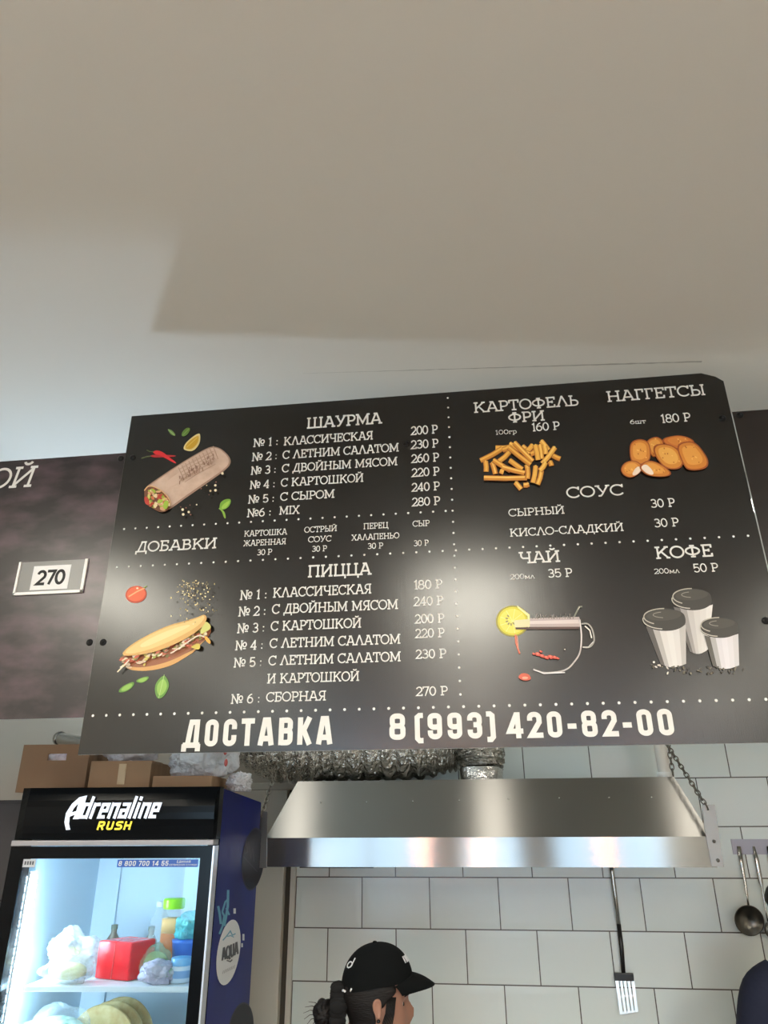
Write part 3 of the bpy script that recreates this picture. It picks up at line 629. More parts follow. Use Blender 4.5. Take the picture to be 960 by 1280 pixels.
p = Pic(oS, kS)
p.smooth_poly([(295, 95), (330, 105), (362, 145), (345, 150), (315, 135)], (96, 128, 62), 2); p.stroke([(300, 100), (350, 146)], 4, (160, 186, 120))
p.smooth_poly([(400, 150), (405, 120), (440, 85), (470, 92), (455, 130), (425, 155)], (84, 116, 44), 2); p.stroke([(410, 145), (458, 95)], 4, (130, 160, 80))
p.build('leaf_picture')
p = Pic(oS, kS)
p.smooth_poly([(685, 690), (690, 650), (730, 622), (775, 622), (765, 670), (730, 702), (695, 702)], (110, 158, 44), 2); p.smooth_poly([(695, 690), (720, 655), (770, 628), (745, 680), (712, 700)], (152, 190, 74), 2)
p.smooth_poly([(672, 690), (700, 692), (728, 725), (735, 770), (720, 765), (705, 715)], (128, 168, 60), 2)
p.build('basil_picture')
# stuffed flatbread
kP, oP = 1/6, (140, 710)
p = Pic(oP, kP)
p.smooth_poly([(80, 700), (140, 745), (260, 740), (420, 700), (560, 640), (660, 580), (735, 500), (700, 420), (660, 600), (520, 690), (440, 735), (300, 770), (180, 772), (110, 755)], (206, 156, 92), 2)
p.smooth_poly([(60, 690), (60, 660), (260, 640), (450, 580), (640, 470), (700, 410), (745, 440), (740, 500), (660, 570), (560, 640), (420, 705), (260, 745), (130, 745)], (150, 92, 58), 2)
for i in range(150):
    t = rnd.random(); x = 70+t*640; yc = 700-150*t-80*t*t; y = yc+14+rnd.gauss(0, 25)
    p.blob(x, y, 8+rnd.random()*17, 5+rnd.random()*8, rnd.choice([(216, 190, 160), (196, 110, 80), (150, 160, 70), (222, 206, 170), (206, 190, 96), (188, 88, 62), (120, 110, 60), (230, 214, 190)]), rnd.random()*60-50, 8, 0.16, ph=i)
for pts in ([(40, 780), (90, 730), (130, 690)], [(60, 745), (110, 720)], [(440, 640), (520, 590), (640, 510), (700, 520)], [(500, 610), (560, 560)]):
    p.stroke(pts, 9, (226, 206, 186))
p.smooth_poly([(590, 590), (650, 560), (665, 590), (650, 615), (600, 600)], (206, 186, 80), 1)
p.smooth_poly([(690, 500), (740, 540), (738, 575), (700, 545)], (222, 160, 56), 1)
p.smooth_poly([(660, 470), (700, 395), (735, 420), (745, 455), (700, 480), (670, 500)], (196, 196, 110), 2)
p.smooth_poly([(60, 660), (120, 590), (250, 510), (420, 430), (540, 400), (640, 370), (695, 345), (715, 375), (690, 430), (620, 490), (500, 560), (340, 625), (200, 655)], (206, 162, 92), 2)
p.smooth_poly([(85, 645), (140, 590), (260, 515), (420, 440), (540, 410), (640, 380), (690, 357), (695, 380), (640, 440), (500, 520), (330, 595), (180, 640)], (226, 192, 124), 2)
p.smooth_poly([(200, 580), (300, 520), (440, 460), (560, 425), (600, 430), (480, 490), (330, 560), (230, 600)], (236, 208, 146), 2)
for i in range(120):
    x = rnd.gauss(600, 80); y = 90+abs(rnd.gauss(90, 110))
    if 370 < x < 870 and y < 370+0.1*x: p.blob(x, y, 3+rnd.random()*4, 3+rnd.random()*5, rnd.choice([(214, 196, 140), (170, 152, 96), (228, 214, 170), (126, 112, 74)]), n=7)
p.build('sandwich_picture', 'printed picture of a stuffed folded flatbread')
p = Pic(oP, kP)
p.blob(180, 198, 80, 64, (188, 66, 34), -10, 20); p.blob(180, 195, 70, 54, (218, 96, 56), -10, 20)
p.stroke([(125, 215), (190, 175), (245, 150)], 10, (240, 160, 110)); p.blob(190, 152, 9, 7, (246, 206, 170)); p.stroke([(235, 150), (262, 135)], 7, (120, 140, 50))
p.build('tomato_picture')
p = Pic(oP, kP)
for pts in ([(42, 935), (70, 890), (150, 852), (172, 862), (150, 900), (100, 930)], [(170, 850), (215, 822), (280, 810), (270, 840), (220, 866)], [(340, 985), (318, 920), (330, 855), (392, 795), (425, 850), (428, 900), (385, 970)]):
    p.smooth_poly(pts, (92, 138, 50), 2); cx = sum(q[0] for q in pts)/len(pts); cy = sum(q[1] for q in pts)/len(pts)
    p.smooth_poly([(cx+(x-cx)*.72, cy+(y-cy)*.72) for x, y in pts], (136, 178, 78), 2)
p.stroke([(350, 975), (392, 800)], 4, (170, 200, 120))
p.build('basil_leaf_picture')
# chips
kF, oF = 140/960, (580, 530)
p = Pic(oF, kF)
fr = [((270, 205), (400, 200)), ((500, 190), (530, 215)), ((140, 315), (330, 210)), ((330, 225), (385, 195)), ((185, 320), (190, 410)), ((660, 145), (725, 225)), ((760, 270), (825, 300)), ((735, 320), (750, 360)), ((440, 500), (490, 560)), ((510, 525), (555, 515)),
      ((240, 330), (270, 430)), ((300, 320), (390, 240)), ((525, 240), (590, 180)), ((570, 260), (610, 230)), ((540, 350), (545, 440)), ((650, 180), (665, 300)), ((610, 180), (635, 310)), ((690, 190), (700, 260)), ((390, 170), (560, 260)), ((430, 160), (590, 320)), ((380, 200), (570, 350)), ((390, 310), (500, 390)),
      ((250, 310), (400, 400)), ((330, 370), (520, 420)), ((310, 400), (340, 415)), ((170, 462), (540, 462)), ((545, 380), (545, 470)), ((615, 360), (590, 505)), ((665, 400), (630, 520)), ((670, 340), (780, 200)), ((700, 330), (650, 400))]
for (a, c) in fr:
    for wd, cc, sh in ((46, (150, 84, 22), 0), (36, rnd.choice([(216, 152, 48), (224, 166, 62), (206, 136, 38)]), -2), (14, rnd.choice([(240, 196, 98), (232, 180, 78)]), -8)):
        p.stroke([(a[0], a[1]+sh), ((a[0]+c[0])/2+4, (a[1]+c[1])/2+sh+4), (c[0], c[1]+sh)], wd, cc)
p.build('chips_picture', 'printed picture of a heap of potato chips')
# nuggets
kN, oN = 150/960, (760, 530)
p = Pic(oN, kN)
def nug(pts, base=(202, 126, 44), lite=(222, 154, 66)):
    cx = sum(q[0] for q in pts)/len(pts); cy = sum(q[1] for q in pts)/len(pts); pts = [(cx+(x-cx)*1.14, cy+(y-cy)*1.14) for x, y in pts]
    p.smooth_poly(pts, (150, 72, 18), 2); cx = sum(q[0] for q in pts)/len(pts); cy = sum(q[1] for q in pts)/len(pts)
    p.smooth_poly([(cx+(x-cx)*.9, cy+(y-cy)*.9) for x, y in pts], base, 2)
    p.smooth_poly([(cx+(x-cx)*.66-4, cy+(y-cy)*.66-6) for x, y in pts], lite, 2)
    for i in range(9):
        q = rnd.choice(pts); t = rnd.random()*.75; p.blob(cx+(q[0]-cx)*t, cy+(q[1]-cy)*t, 7, 5, rnd.choice([(170, 96, 28), (238, 182, 96), (184, 108, 36)]), rnd.random()*90, 8, .1)
nug([(310, 140), (380, 105), (430, 130), (440, 170), (400, 240), (360, 262), (330, 200)])
nug([(430, 125), (550, 92), (640, 110), (690, 150), (600, 200), (500, 180)], (196, 112, 40), (208, 130, 52))
nug([(180, 190), (200, 145), (260, 128), (320, 150), (335, 220), (325, 290), (270, 320), (190, 300)])
nug([(370, 190), (430, 165), (520, 180), (580, 240), (595, 310), (560, 352), (470, 350), (400, 280)], (206, 134, 48), (226, 166, 76))
nug([(560, 190), (600, 155), (690, 150), (760, 230), (795, 300), (770, 350), (650, 362), (610, 320)])
nug([(110, 350), (150, 305), (220, 298), (265, 335), (265, 370), (220, 410), (170, 425), (120, 395)])
p.smooth_poly([(190, 395), (235, 335), (268, 350), (255, 388), (205, 418)], (234, 212, 188), 2)
nug([(258, 345), (310, 300), (380, 305), (470, 360), (498, 400), (440, 418), (340, 412), (290, 385)])
p.smooth_poly([(258, 345), (300, 318), (340, 350), (370, 395), (350, 410), (300, 390)], (238, 222, 204), 2)
p.build('nuggets_picture', 'printed picture of golden nuggets, two of them cut open')
# tea
kT, oT = 170/960, (600, 740)
p = Pic(oT, kT)
p.blob(230, 205, 118, 110, (150, 140, 40), 0, 28); p.blob(230, 205, 106, 100, (206, 196, 44), 0, 28); p.blob(230, 205, 92, 86, (222, 212, 84), 0, 24)
for i in range(9): a = i*math.pi/4.5; p.stroke([(230, 205), (230+92*math.cos(a), 205+86*math.sin(a))], 3, (232, 226, 140))
for i in range(6): a = 0.9+i*0.62; p.blob(218+30*math.cos(a), 195+34*math.sin(a), 11, 6, (150, 140, 84), math.degrees(a), 8)
p.poly([(262, 95), (350, 160), (352, 245), (340, 250), (335, 170), (265, 110)], (228, 224, 150))
p.poly([(240, 200), (352, 190), (352, 246), (245, 250)], (214, 208, 160)); p.poly([(352, 185), (700, 175), (715, 245), (352, 247)], (176, 160, 156)); p.poly([(352, 205), (710, 195), (712, 222), (352, 226)], (206, 194, 190))
for i in range(16):
    x = 372+i*19; h_ = 20+18*math.sin(i*1.7)**2; p.stroke([(x, 190), (x+6*math.sin(i*2.1), 190-h_*.5), (x+10*math.sin(i*1.3)+3, 190-h_)], 6+3*math.sin(i), (128, 121, 116) if i % 2 else (104, 98, 92))
p.poly([(250, 250), (700, 245), (700, 262), (252, 264)], (74, 44, 36))
p.stroke([(700, 190), (712, 260), (715, 360), (700, 440), (660, 500), (620, 540), (560, 562), (460, 570), (400, 555), (375, 545)], 11, (176, 168, 164)); p.stroke([(705, 200), (718, 300), (712, 390)], 5, (228, 222, 220))
p.stroke([(380, 548), (450, 575), (600, 568)], 8, (222, 216, 214))
p.stroke([(250, 300), (255, 360), (280, 435)], 12, (206, 104, 74)); p.stroke([(262, 310), (270, 400)], 5, (232, 150, 120))
p.stroke([(715, 225), (760, 225), (790, 260), (805, 320), (800, 360), (770, 390), (725, 390)], 11, (150, 146, 138)); p.stroke([(740, 240), (775, 270), (788, 325)], 9, (222, 218, 210)); p.stroke([(800, 350), (765, 388), (725, 388)], 5, (216, 212, 204))
p.stroke([(665, 175), (700, 105), (722, 102)], 12, (112, 112, 98)); p.stroke([(690, 125), (705, 105)], 5, (196, 192, 180))
for x, y, r in ((410, 440, 22), (440, 452, 20), (470, 462, 20), (500, 458, 22), (530, 462, 18), (550, 468, 12), (380, 436, 12), (430, 420, 12)):
    p.blob(x, y, r, r*.6, (196, 62, 38), 20, 9, .12, ph=x); p.blob(x-3, y-4, r*.45, r*.25, (232, 120, 90), 20, 8)
p.blob(598, 405, 6, 4, (190, 190, 180)); p.blob(316, 600, 44, 26, (196, 82, 54), 8, 14, .05); p.blob(318, 606, 22, 9, (236, 150, 120), 0, 10)
p.build('tea_picture', 'printed picture of a glass tea cup with a lemon slice')
# paper cups
kC, oC = 180/960, (780, 720)
def cup(lid, body, shades):
    for i, c in enumerate(shades):
        t0, t1 = i/len(shades), (i+1)/len(shades); a, b2, c2, d = body
        e = lambda u, v, t: (u[0]+(v[0]-u[0])*t, u[1]+(v[1]-u[1])*t)
        sag = lambda t: 22*math.sin(math.pi*t)
        A, B = e(a, b2, t0), e(a, b2, t1); C, D_ = e(d, c2, t1), e(d, c2, t0)
        p.poly([(A[0], A[1]+sag(t0)), (B[0], B[1]+sag(t1)), (C[0], C[1]+sag(t1)), (D_[0], D_[1]+sag(t0))], c)
    cx, cy, rx, ry = lid
    p.smooth_poly([(cx-rx, cy+5), (cx-rx*.85, cy-ry*.7), (cx, cy-ry), (cx+rx*.85, cy-ry*.6), (cx+rx, cy+10), (cx+rx*.96, cy+ry*.9), (cx+rx*.4, cy+ry*1.45), (cx-rx*.4, cy+ry*1.4), (cx-rx*.95, cy+ry*.8)], (52, 50, 44), 3)
    p.blob(cx, cy-ry*.2, rx*.8, ry*.55, (64, 62, 54), -4, 22)
    p.stroke(arc(cx, cy-4, rx*.94, ry*.85, 120, 270, 12), 7, (168, 164, 150)); p.stroke(arc(cx, cy+14, rx*.98, ry*1.0, 95, 190, 10), 6, (190, 186, 172)); p.stroke(arc(cx+6, cy-ry*.25, rx*.55, ry*.3, 100, 250, 10), 5, (132, 128, 116))
p = Pic(oC, kC)
L4 = [(96, 92, 88), (150, 146, 142), (186, 182, 178), (200, 197, 192), (206, 203, 198), (196, 193, 188)]
p = Pic(oC, kC); cup((452, 140, 135, 62), ((330, 205), (592, 190), (560, 490), (440, 505)), L4[:5]+[(214, 211, 206)]); p.build('coffee_cup_picture', 'printed picture of the tallest lidded paper cup')
p = Pic(oC, kC); p.lay = 4; cup((268, 275, 145, 64), ((145, 335), (412, 325), (414, 585), (245, 590)), [(84, 80, 76), (170, 166, 162), (206, 203, 199), (212, 210, 206), (206, 203, 199), (180, 177, 172)]); p.build('coffee_cup_picture', 'printed picture of the left lidded paper cup')
p = Pic(oC, kC); p.lay = 8; cup((635, 330, 130, 58), ((535, 395), (762, 385), (768, 595), (592, 600)), [(86, 83, 76), (168, 166, 164), (206, 203, 206), (214, 211, 214), (208, 205, 207), (198, 196, 196)]); p.build('coffee_cup_picture', 'printed picture of the short right lidded paper cup')
p = Pic(oC, kC)
for i in range(46):
    x = 170+rnd.random()*650; y = 600+rnd.random()*50-(30 if x < 260 else 0)
    p.blob(x, y, 6+rnd.random()*7, 4+rnd.random()*4, (206, 200, 190) if x < 320 and rnd.random() < .8 else rnd.choice([(84, 80, 66), (58, 54, 46), (104, 98, 82)]), rnd.random()*180, 8)
p.build('coffee_bean_picture')

# ---- left board (plum film) with its price pocket
LX1 = XB0-0.0001; LZ0, LZ1 = CZ+0.2405, CZ+0.981
left = thing('menu_board', (-1.8, BY, LZ0), 'dark plum menu board at the left with a white 270 price card', 'menu board')
mb = slab([(-2.55, LZ0), (LX1, LZ0), (LX1, LZ1), (-2.55, LZ1)], BY, BY+TH); mb.build('panel', [purple_face, board_core], left)
for x, y in ((151, 573), (112, 803)):
    q = at(x, y, BY); screw(left, q.x, q.z)
kl, ol = 180/606, (0, 540)
A = pxb(ol[0]-60*kl, ol[1]+236*kl); Bq = pxb(ol[0]+134*kl, ol[1]+229*kl); tq = pxb(ol[0]+105*kl, ol[1]+139*kl)
mb = MB(); letters(mb, 'ОЙ', A.x, Bq.x, Bq.z-0.001, tq.z-Bq.z-0.004, lambda x, z: bp_(x, z, 1), T=0.115, shear=0.16)
mb.build('heading_lettering', white_print, left)
c0 = at(82.3*kl, 540+549*kl, BY); c1 = at(374*kl, 540+537*kl, BY); c2 = at(351*kl, 540+677*kl, BY); c3 = at(61*kl, 540+690*kl, BY)
px0, px1, pz1, pz0 = (c0.x+c3.x)/2, (c1.x+c2.x)/2, (c0.z+c1.z)/2, (c2.z+c3.z)/2
mb = MB()
for a in ((px0, px0+0.006, pz0, pz1), (px1-0.008, px1, pz0, pz1), (px0, px1, pz0, pz0+0.008)):
    mb.box(a[0], a[1], BY-0.006, BY-0.0005, a[2], a[3], bev=0.001)
pocket = mb.build('price_pocket', white_plastic, left)
mb = MB(); mb.box(px0+0.006, px1-0.008, BY-0.0016, BY-0.0008, pz0+0.008, pz1); mb.build('clear_sleeve', mat('clear_plastic', (120, 120, 118), 0.3, spec=0.6), pocket)
d0 = at(146*kl, 540+567*kl, BY); d1 = at(300*kl, 540+558*kl, BY); d2 = at(287*kl, 540+660*kl, BY); d3 = at(126*kl, 540+667*kl, BY)
qx0, qx1, qz1, qz0 = (d0.x+d3.x)/2, (d1.x+d2.x)/2, (d0.z+d1.z)/2, (d2.z+d3.z)/2
mb = MB(); mb.box(qx0, qx1, BY-0.0024, BY-0.0018, qz0, qz1)
letters(mb, '270', qx0+0.014, qx1-0.012, qz0+0.014, (qz1-qz0)-0.028, lambda x, z: Vector((x, BY-0.0026, z)), T=0.2, serif=False, mi=1)
mb.build('price_card', [mat('white_card', (228, 228, 226), 0.6), mat('black_ink', (26, 26, 26), 0.6)], pocket)

# ---- right board
RX0 = 0.7075; RY = BY+0.010; RZ1 = CZ+0.984
right = thing('menu_board', (1.4, RY, LZ0), 'plain black menu board cut off by the right edge', 'menu board')
mb = slab([(RX0, LZ0), (2.2, LZ0), (2.2, RZ1), (RX0, RZ1)], RY, RY+TH)
mb.build('panel', [board_face('black_plum_film', (24, 20, 19), (34, 24, 24), (3, 1, 7), 0.4, 0.8), board_core], right)
q = at(925, 519, RY); screw(right, q.x, q.z, RY)
# steel tubes between the side walls that carry the three boards
for k, z in enumerate((CZ+0.42, CZ+0.80)):
    mb = MB(); mb.box(XL+0.002, XR-0.002, BY+0.0205, BY+0.045, z-0.012, z+0.012)
    for x in (-2.2, -1.3, -0.8, 0.0, 0.6): mb.box(x-0.012, x+0.012, BY+0.0065, BY+0.022, z-0.012, z+0.012)
    for x in (0.9, 1.6, 2.1): mb.box(x-0.012, x+0.012, BY+0.0165, BY+0.022, z-0.012, z+0.012)
    o = mb.build('mounting_rail', mat('painted_steel', (70, 70, 70), 0.45, metal=0.5)); tag(o, '%s steel mounting rail behind the menu boards' % ('lower', 'upper')[k], 'rail', 'mounting rails behind the boards')

# ================================================================== HOOD
def steel_mat(name, c, rough, an=0.92):
    m = mat(name, c, rough, metal=1.0, aniso=an)
    nt = m.node_tree; tg = nt.nodes.new('ShaderNodeTangent'); tg.direction_type = 'UV_MAP'
    nt.links.new(tg.outputs[0], nt.nodes['Principled BSDF'].inputs['Tangent'])
    return m
def uv_up(o):
    """UV whose u runs up the sheet (across the brushing) so that highlights streak vertically"""
    me = o.data; l = me.uv_layers.new(name='uv')
    for p in me.polygons:
        for li in p.loop_indices:
            v = me.vertices[me.loops[li].vertex_index].co; side = abs(p.normal.x) > 0.7
            l.data[li].uv = (v.z+0.5*v.y*(abs(p.normal.z) > 0.2), v.y if side else v.x)
    return o
steel = steel_mat('brushed_steel', (146, 143, 136), 0.34)
steel_band = steel_mat('brushed_steel_band', (150, 149, 147), 0.18, 0.99)
steel2 = mat('bracket_steel', (138, 136, 132), 0.34, metal=1.0)
HY0, HY1 = 2.80, 3.49
hz = lambda y, Y: at(480, y, Y).z
za = at(600, 1084, HY0).z; zb = at(600, 1047, HY0).z
xl_ = at(331, 1066, HY0).x; xr_ = at(893, 1064, HY0).x
YT = 3.0; zc = at(600, 974, YT).z; xtl = at(372, 978, YT).x; xtr = at(842, 969, YT).x
hood = thing('range_hood', ((xl_+xr_)/2, 3.1, za), 'wide brushed stainless steel range hood hung on chains against the tiled wall', 'range hood')
mb = MB()
bot = [(xl_, HY0, zb), (xr_, HY0, zb), (xr_, HY1, zb), (xl_, HY1, zb)]
top = [(xtl, YT, zc), (xtr, YT, zc), (xtr, HY1, zc), (xtl, HY1, zc)]
mb.face([bot[0], bot[1], top[1], top[0]]); mb.face([bot[1], bot[2], top[2], top[1]]); mb.face([bot[3], bot[0], top[0], top[3]]); mb.face(top); mb.face([bot[2], bot[3], top[3], top[2]])
uv_up(mb.build('canopy', steel, hood))
mb = MB(); t_ = 0.0025
mb.box(xl_, xr_, HY0-0.0015, HY0+t_, za, zb+0.001); mb.box(xl_, xl_+t_, HY0+t_, HY1, za, zb); mb.box(xr_-t_, xr_, HY0+t_, HY1, za, zb); mb.box(xl_+t_, xr_-t_, HY1-t_, HY1, za, zb)
mb.box(xl_, xr_, HY0+t_, HY0+0.05, za, za+t_)
uv_up(mb.build('front_band', steel_band, hood))
mb = MB(); mb.box(xl_+0.02, xr_-0.02, HY0+0.05, HY1-0.01, zb-0.02, zb-0.012); mb.build('filter', mat('grease_filter', (120, 118, 112), 0.4, metal=1), hood)
mb = MB(); x_ = at(478, 1087, HY0+0.3).x; mb.box(xl_+0.12, x_, HY0+0.05, HY0+0.09, za-0.006, za+0.004); mb.build('drip_edge', mat('dark_steel', (60, 58, 55), 0.4, metal=1), hood)
def plate(pts, y0, y1, name, m, parent):
    mb = MB(); A = [at(x, y, y0) for x, y in pts]; Bk = [Vector((v.x, y1, v.z)) for v in A]; n = len(A)
    mb.face(A); mb.face(Bk[::-1])
    for i in range(n): mb.face([A[i], Bk[i], Bk[(i+1) % n], A[(i+1) % n]])
    return mb.build(name, m, parent)
br1 = plate([(317.5, 1085), (321, 1014.5), (334, 1014.5), (333, 1085)], HY0-0.006, HY0-0.002, 'bracket', steel2, hood)
br2 = plate([(890, 1083.5), (880, 1031), (878, 1006), (893.5, 1006), (905, 1083.5)], HY0-0.006, HY0-0.002, 'bracket', steel2, hood)
mx90 = Matrix.Rotation(math.pi/2, 4, 'X')
for (x, y), pr in (((325, 1055), br1), ((323.5, 1077), br1), ((892.5, 1051.5), br2), ((897.5, 1075.5), br2)):
    q = at(x, y, HY0-0.006); mb = MB(); mb.lathe([(0.006, 0), (0.005, 0.003), (0, 0.004)], q, mx=mx90, n=12); mb.build('bolt', steel2, pr)
# rivets along the sloping face
def slope_pt(x, y):
    n_ = Vector((0, -(zc-zb), (YT-HY0))).normalized()
    return at(x, y, org=Vector((0, HY0, zb)), nrm=n_), n_
for x, y in ((401, 1003.5), (458, 1003), (516, 1002), (574, 1001), (635.5, 999), (699, 998), (761.5, 997.5), (814.5, 997)):
    q, n_ = slope_pt(x, y); mb = MB(); mb.ball(q+n_*0.001, 0.0035, seg=10, rings=6); mb.build('rivet', mat('rivet_steel', (225, 225, 220), 0.25, metal=1), hood)

# chains
def chain(pts, label):
    A, Bc = [Vector(q) for q in pts]; d = Bc-A; n = int(d.length/0.021); dn = d.normalized()
    side = dn.cross(Vector((0, 1, 0))).normalized(); fwd = side.cross(dn).normalized()
    mb = MB()
    for i in range(n):
        c = A+dn*(d.length*(i+0.5)/n); sx = side if i % 2 else fwd
        loop = []
        for k in range(13):
            a = k*2*math.pi/12; loop.append(c + dn*0.0145*math.cos(a) + sx*0.0075*math.sin(a))
        mb.tube(loop, 0.0023, n=6, cap=False)
    o = mb.build('hood_chain', mat('chain_steel', (120, 116, 106), 0.38, metal=1.0)); tag(o, label, 'chain', 'chains holding the range hood')
YC = 3.0
q0 = at(326.5, 1020, HY0-0.012); q1 = at(350, 945, YC); d = (q1-q0); chain((q0+Vector((0, 0.0, 0.0)), q0+d*((ceil_z(-1.0)-0.01-q0.z)/d.z)) if False else (q0, q1+d*0.9), 'left steel chain from the hood bracket beside the blue refrigerator')
q0 = at(885, 1011, HY0-0.012); q1 = at(836, 934, YC); d = (q1-q0); chain((q0, q1+d*0.6), 'right steel chain from the hood bracket running up behind the board')
q0 = at(841.5, 969, 3.1); q1 = at(836.5, 938, 3.1); d = q1-q0; chain((q0, q1+d*1.5), 'short rear chain hanging beside the white pipe')

# foil duct
Yd = 3.26
pth = []
ctrl = [at(322, 890, 3.33), at(334, 922, 3.31), at(362, 936, Yd), at(420, 935, Yd), at(500, 930, Yd), at(560, 922, Yd), at(590, 926, 3.24), at(601, 945, 3.21), at(601.5, 962, 3.2)]
for q_ in ctrl[1:6]: q_.z = max(q_.z, zc+0.162)
cl = catmull(ctrl, 34)
rows = []; up = Vector((0, 0, 1)); rr_ = random.Random(5)
for i, q in enumerate(cl):
    d = (cl[min(i+1, len(cl)-1)]-cl[max(i-1, 0)]).normalized(); a = d.cross(up)
    a = a.normalized(); up = a.cross(d).normalized()
    ridge = 0.008*math.sin(i*2*math.pi/8)
    tt = i/len(cl); R_ = 0.150 if tt < 0.55 else 0.150-0.066*min(1, (tt-0.55)/0.4)
    rows.append([q+(a*math.cos(k*2*math.pi/56)+up*math.sin(k*2*math.pi/56))*(R_+ridge+rr_.gauss(0, 0.0022)) for k in range(56)])
duct = thing('foil_duct', tuple(at(601.5, 972, 3.2)), 'crinkled silver foil duct on top of the range hood', 'duct')
mb = MB(); mb.grid(rows, 0, False, closed=True)
fo = mb.build('hose', mat('aluminium_foil', (222, 220, 214), 0.18, metal=1.0, bump=((46, 46, 46), 0.9, 0.02)), duct)
ce = Vector((cl[-1].x, cl[-1].y, zc))
mb = MB(); mb.lathe([(0.086, 0.001), (0.096, 0.001), (0.097, 0.006), (0.089, 0.008), (0.090, 0.05), (0.088, 0.056)], ce, n=32); mb.build('collar', mat('aluminium_foil_tape', (214, 212, 208), 0.22, metal=1.0, bump=((60, 60, 60), 0.5, 0.01)), duct)
# white pipe standing on the hood at the right
qq = at(831, 968, 3.3)
pipe = thing('vent_pipe', (qq.x, 3.3, zc), 'white pipe rising from the right end of the range hood', 'pipe')
mb = MB(); mb.lathe([(0.026, 0.03), (0.026, 1.0)], (qq.x, 3.3, zc), n=20); mb.build('tube', mat('white_pipe', (226, 222, 212), 0.35), pipe)
mb = MB(); mb.lathe([(0.0, 0.001), (0.031, 0.001), (0.031, 0.032), (0.026, 0.034)], (qq.x, 3.3, zc), n=20); mb.build('coupling', white_plastic, pipe)

# ================================================================== UTENSILS ON THE WALL
wy = YW-0.009
chrome = mat('utensil_steel', (170, 168, 162), 0.22, metal=1.0); blackp = mat('black_plastic', (22, 22, 22), 0.4)
rk0 = at(913, 1049, wy); rk1 = at(911, 1068, wy)
mb = MB(); mb.box(rk0.x, 2.0, wy-0.006, wy-0.0003, rk1.z, rk0.z, bev=0.002)
o = mb.build('adhesive_hook_strip', mat('lavender_plastic', (176, 174, 186), 0.4)); tag(o, 'pale lavender hook strip on the tiles right of the hood', 'hook rail')
def hang_pt(x, y, off): return at(x, y, wy-off)
# ladle
P = hang_pt
t = thing('ladle', tuple(P(938, 1166, 0.03)), 'steel ladle with round bowl hanging left on the lavender strip', 'ladle', None)
mb = MB(); pts = [P(923.5, 1058, 0.010), P(927, 1078, 0.012), P(931, 1100, 0.018), P(934, 1120, 0.026), P(936, 1134, 0.03)]
mb.tube(pts, [0.008, 0.0085, 0.0062, 0.004, 0.004], n=12, flat=0.4); mb.build('handle', chrome, t)
mb = MB(); cc = P(936, 1150, 0.026); bm_prof = [(0.0, -0.024), (0.026, -0.021), (0.046, -0.010), (0.056, 0.004), (0.058, 0.006), (0.054, 0.004), (0.044, -0.007), (0.024, -0.017), (0.0, -0.02)]
mb.lathe(bm_prof, cc, mx=Matrix.Rotation(math.radians(-78), 4, 'X') @ Matrix.Rotation(math.pi, 4, 'X'), n=32); mb.build('bowl', mat('worn_steel', (110, 108, 102), 0.3, metal=1.0), t)
# second spoon
t = thing('serving_spoon', tuple(P(957, 1155, 0.03)), 'steel serving spoon hanging right of the ladle, cut by the frame', 'spoon')
mb = MB(); pts = [P(942, 1058, 0.010), P(946, 1075, 0.012), P(951, 1102, 0.014), P(953, 1110, 0.016), P(957, 1138, 0.02), P(960, 1152, 0.026)]
mb.tube(pts, [0.005, 0.009, 0.009, 0.004, 0.0035, 0.004], n=12, flat=0.5); mb.build('handle', chrome, t)
mb = MB(); mb.ball(P(970, 1163, 0.030), (0.045, 0.012, 0.038), seg=24, rings=12); mb.build('bowl', MATS['worn_steel'], t)
t = thing('spatula', tuple(P(972, 1120, 0.03)), 'black handled tool at the right end of the lavender strip, mostly out of view', 'spatula')
mb = MB(); mb.tube([P(961.5, 1058, 0.012), P(966, 1085, 0.014), P(972, 1110, 0.016)], [0.010, 0.011, 0.008], n=12, flat=0.6); mb.build('handle', blackp, t)
mb = MB(); mb.tube([P(972, 1110, 0.016), P(980, 1150, 0.02)], 0.004, n=10); mb.box(P(980, 1150, .02).x-0.03, P(980, 1150, .02).x+0.03, wy-0.022, wy-0.019, P(980, 1150, .02).z-0.09, P(980, 1150, .02).z); mb.build('blade', chrome, t)
# slotted turner under the hood
t = thing('slotted_turner', tuple(P(785, 1265, 0.02)), 'long steel turner with slotted blade hanging under the hood on the tiles', 'turner')
mb = MB(); hd = [P(763.5, 1078, 0.016), P(765, 1090, 0.016), P(769, 1120, 0.016), P(773.5, 1155, 0.016)]
mb.tube(hd, [0.009, 0.0095, 0.009, 0.008], n=14); mb.build('handle', chrome, t)
mb = MB(); mb.tube([P(773.5, 1155, 0.016), P(777, 1185, 0.017), P(779.5, 1218, 0.018)], [0.0085, 0.009, 0.008], n=12, flat=.6)
g0 = P(780, 1221, 0.018); mb.box(g0.x-0.038, g0.x+0.038, g0.y-0.006, g0.y+0.006, g0.z-0.014, g0.z+0.014, bev=0.004); mb.build('grip', blackp, t)
mb = MB()
TLq, TRq, BRq, BLq = P(768.5, 1222, .016), P(792.5, 1222, .016), P(798, 1265, .022), P(775, 1268, .022)
cols = 5
def bl(u, v): return TLq.lerp(TRq, u).lerp(BLq.lerp(BRq, u), v)
gap = 0.035
def quad_solid(u0, u1, v0, v1):
    A = [bl(u0, v0), bl(u1, v0), bl(u1, v1), bl(u0, v1)]; B2 = [q+Vector((0, 0.0018, 0)) for q in A]
    mb.face(A); mb.face(B2[::-1])
    for i in range(4): mb.face([A[i], B2[i], B2[(i+1) % 4], A[(i+1) % 4]])
quad_solid(0, 1, 0, 0.10); quad_solid(0, 1, 0.94, 1.0); quad_solid(0, 1, 0.50, 0.545)
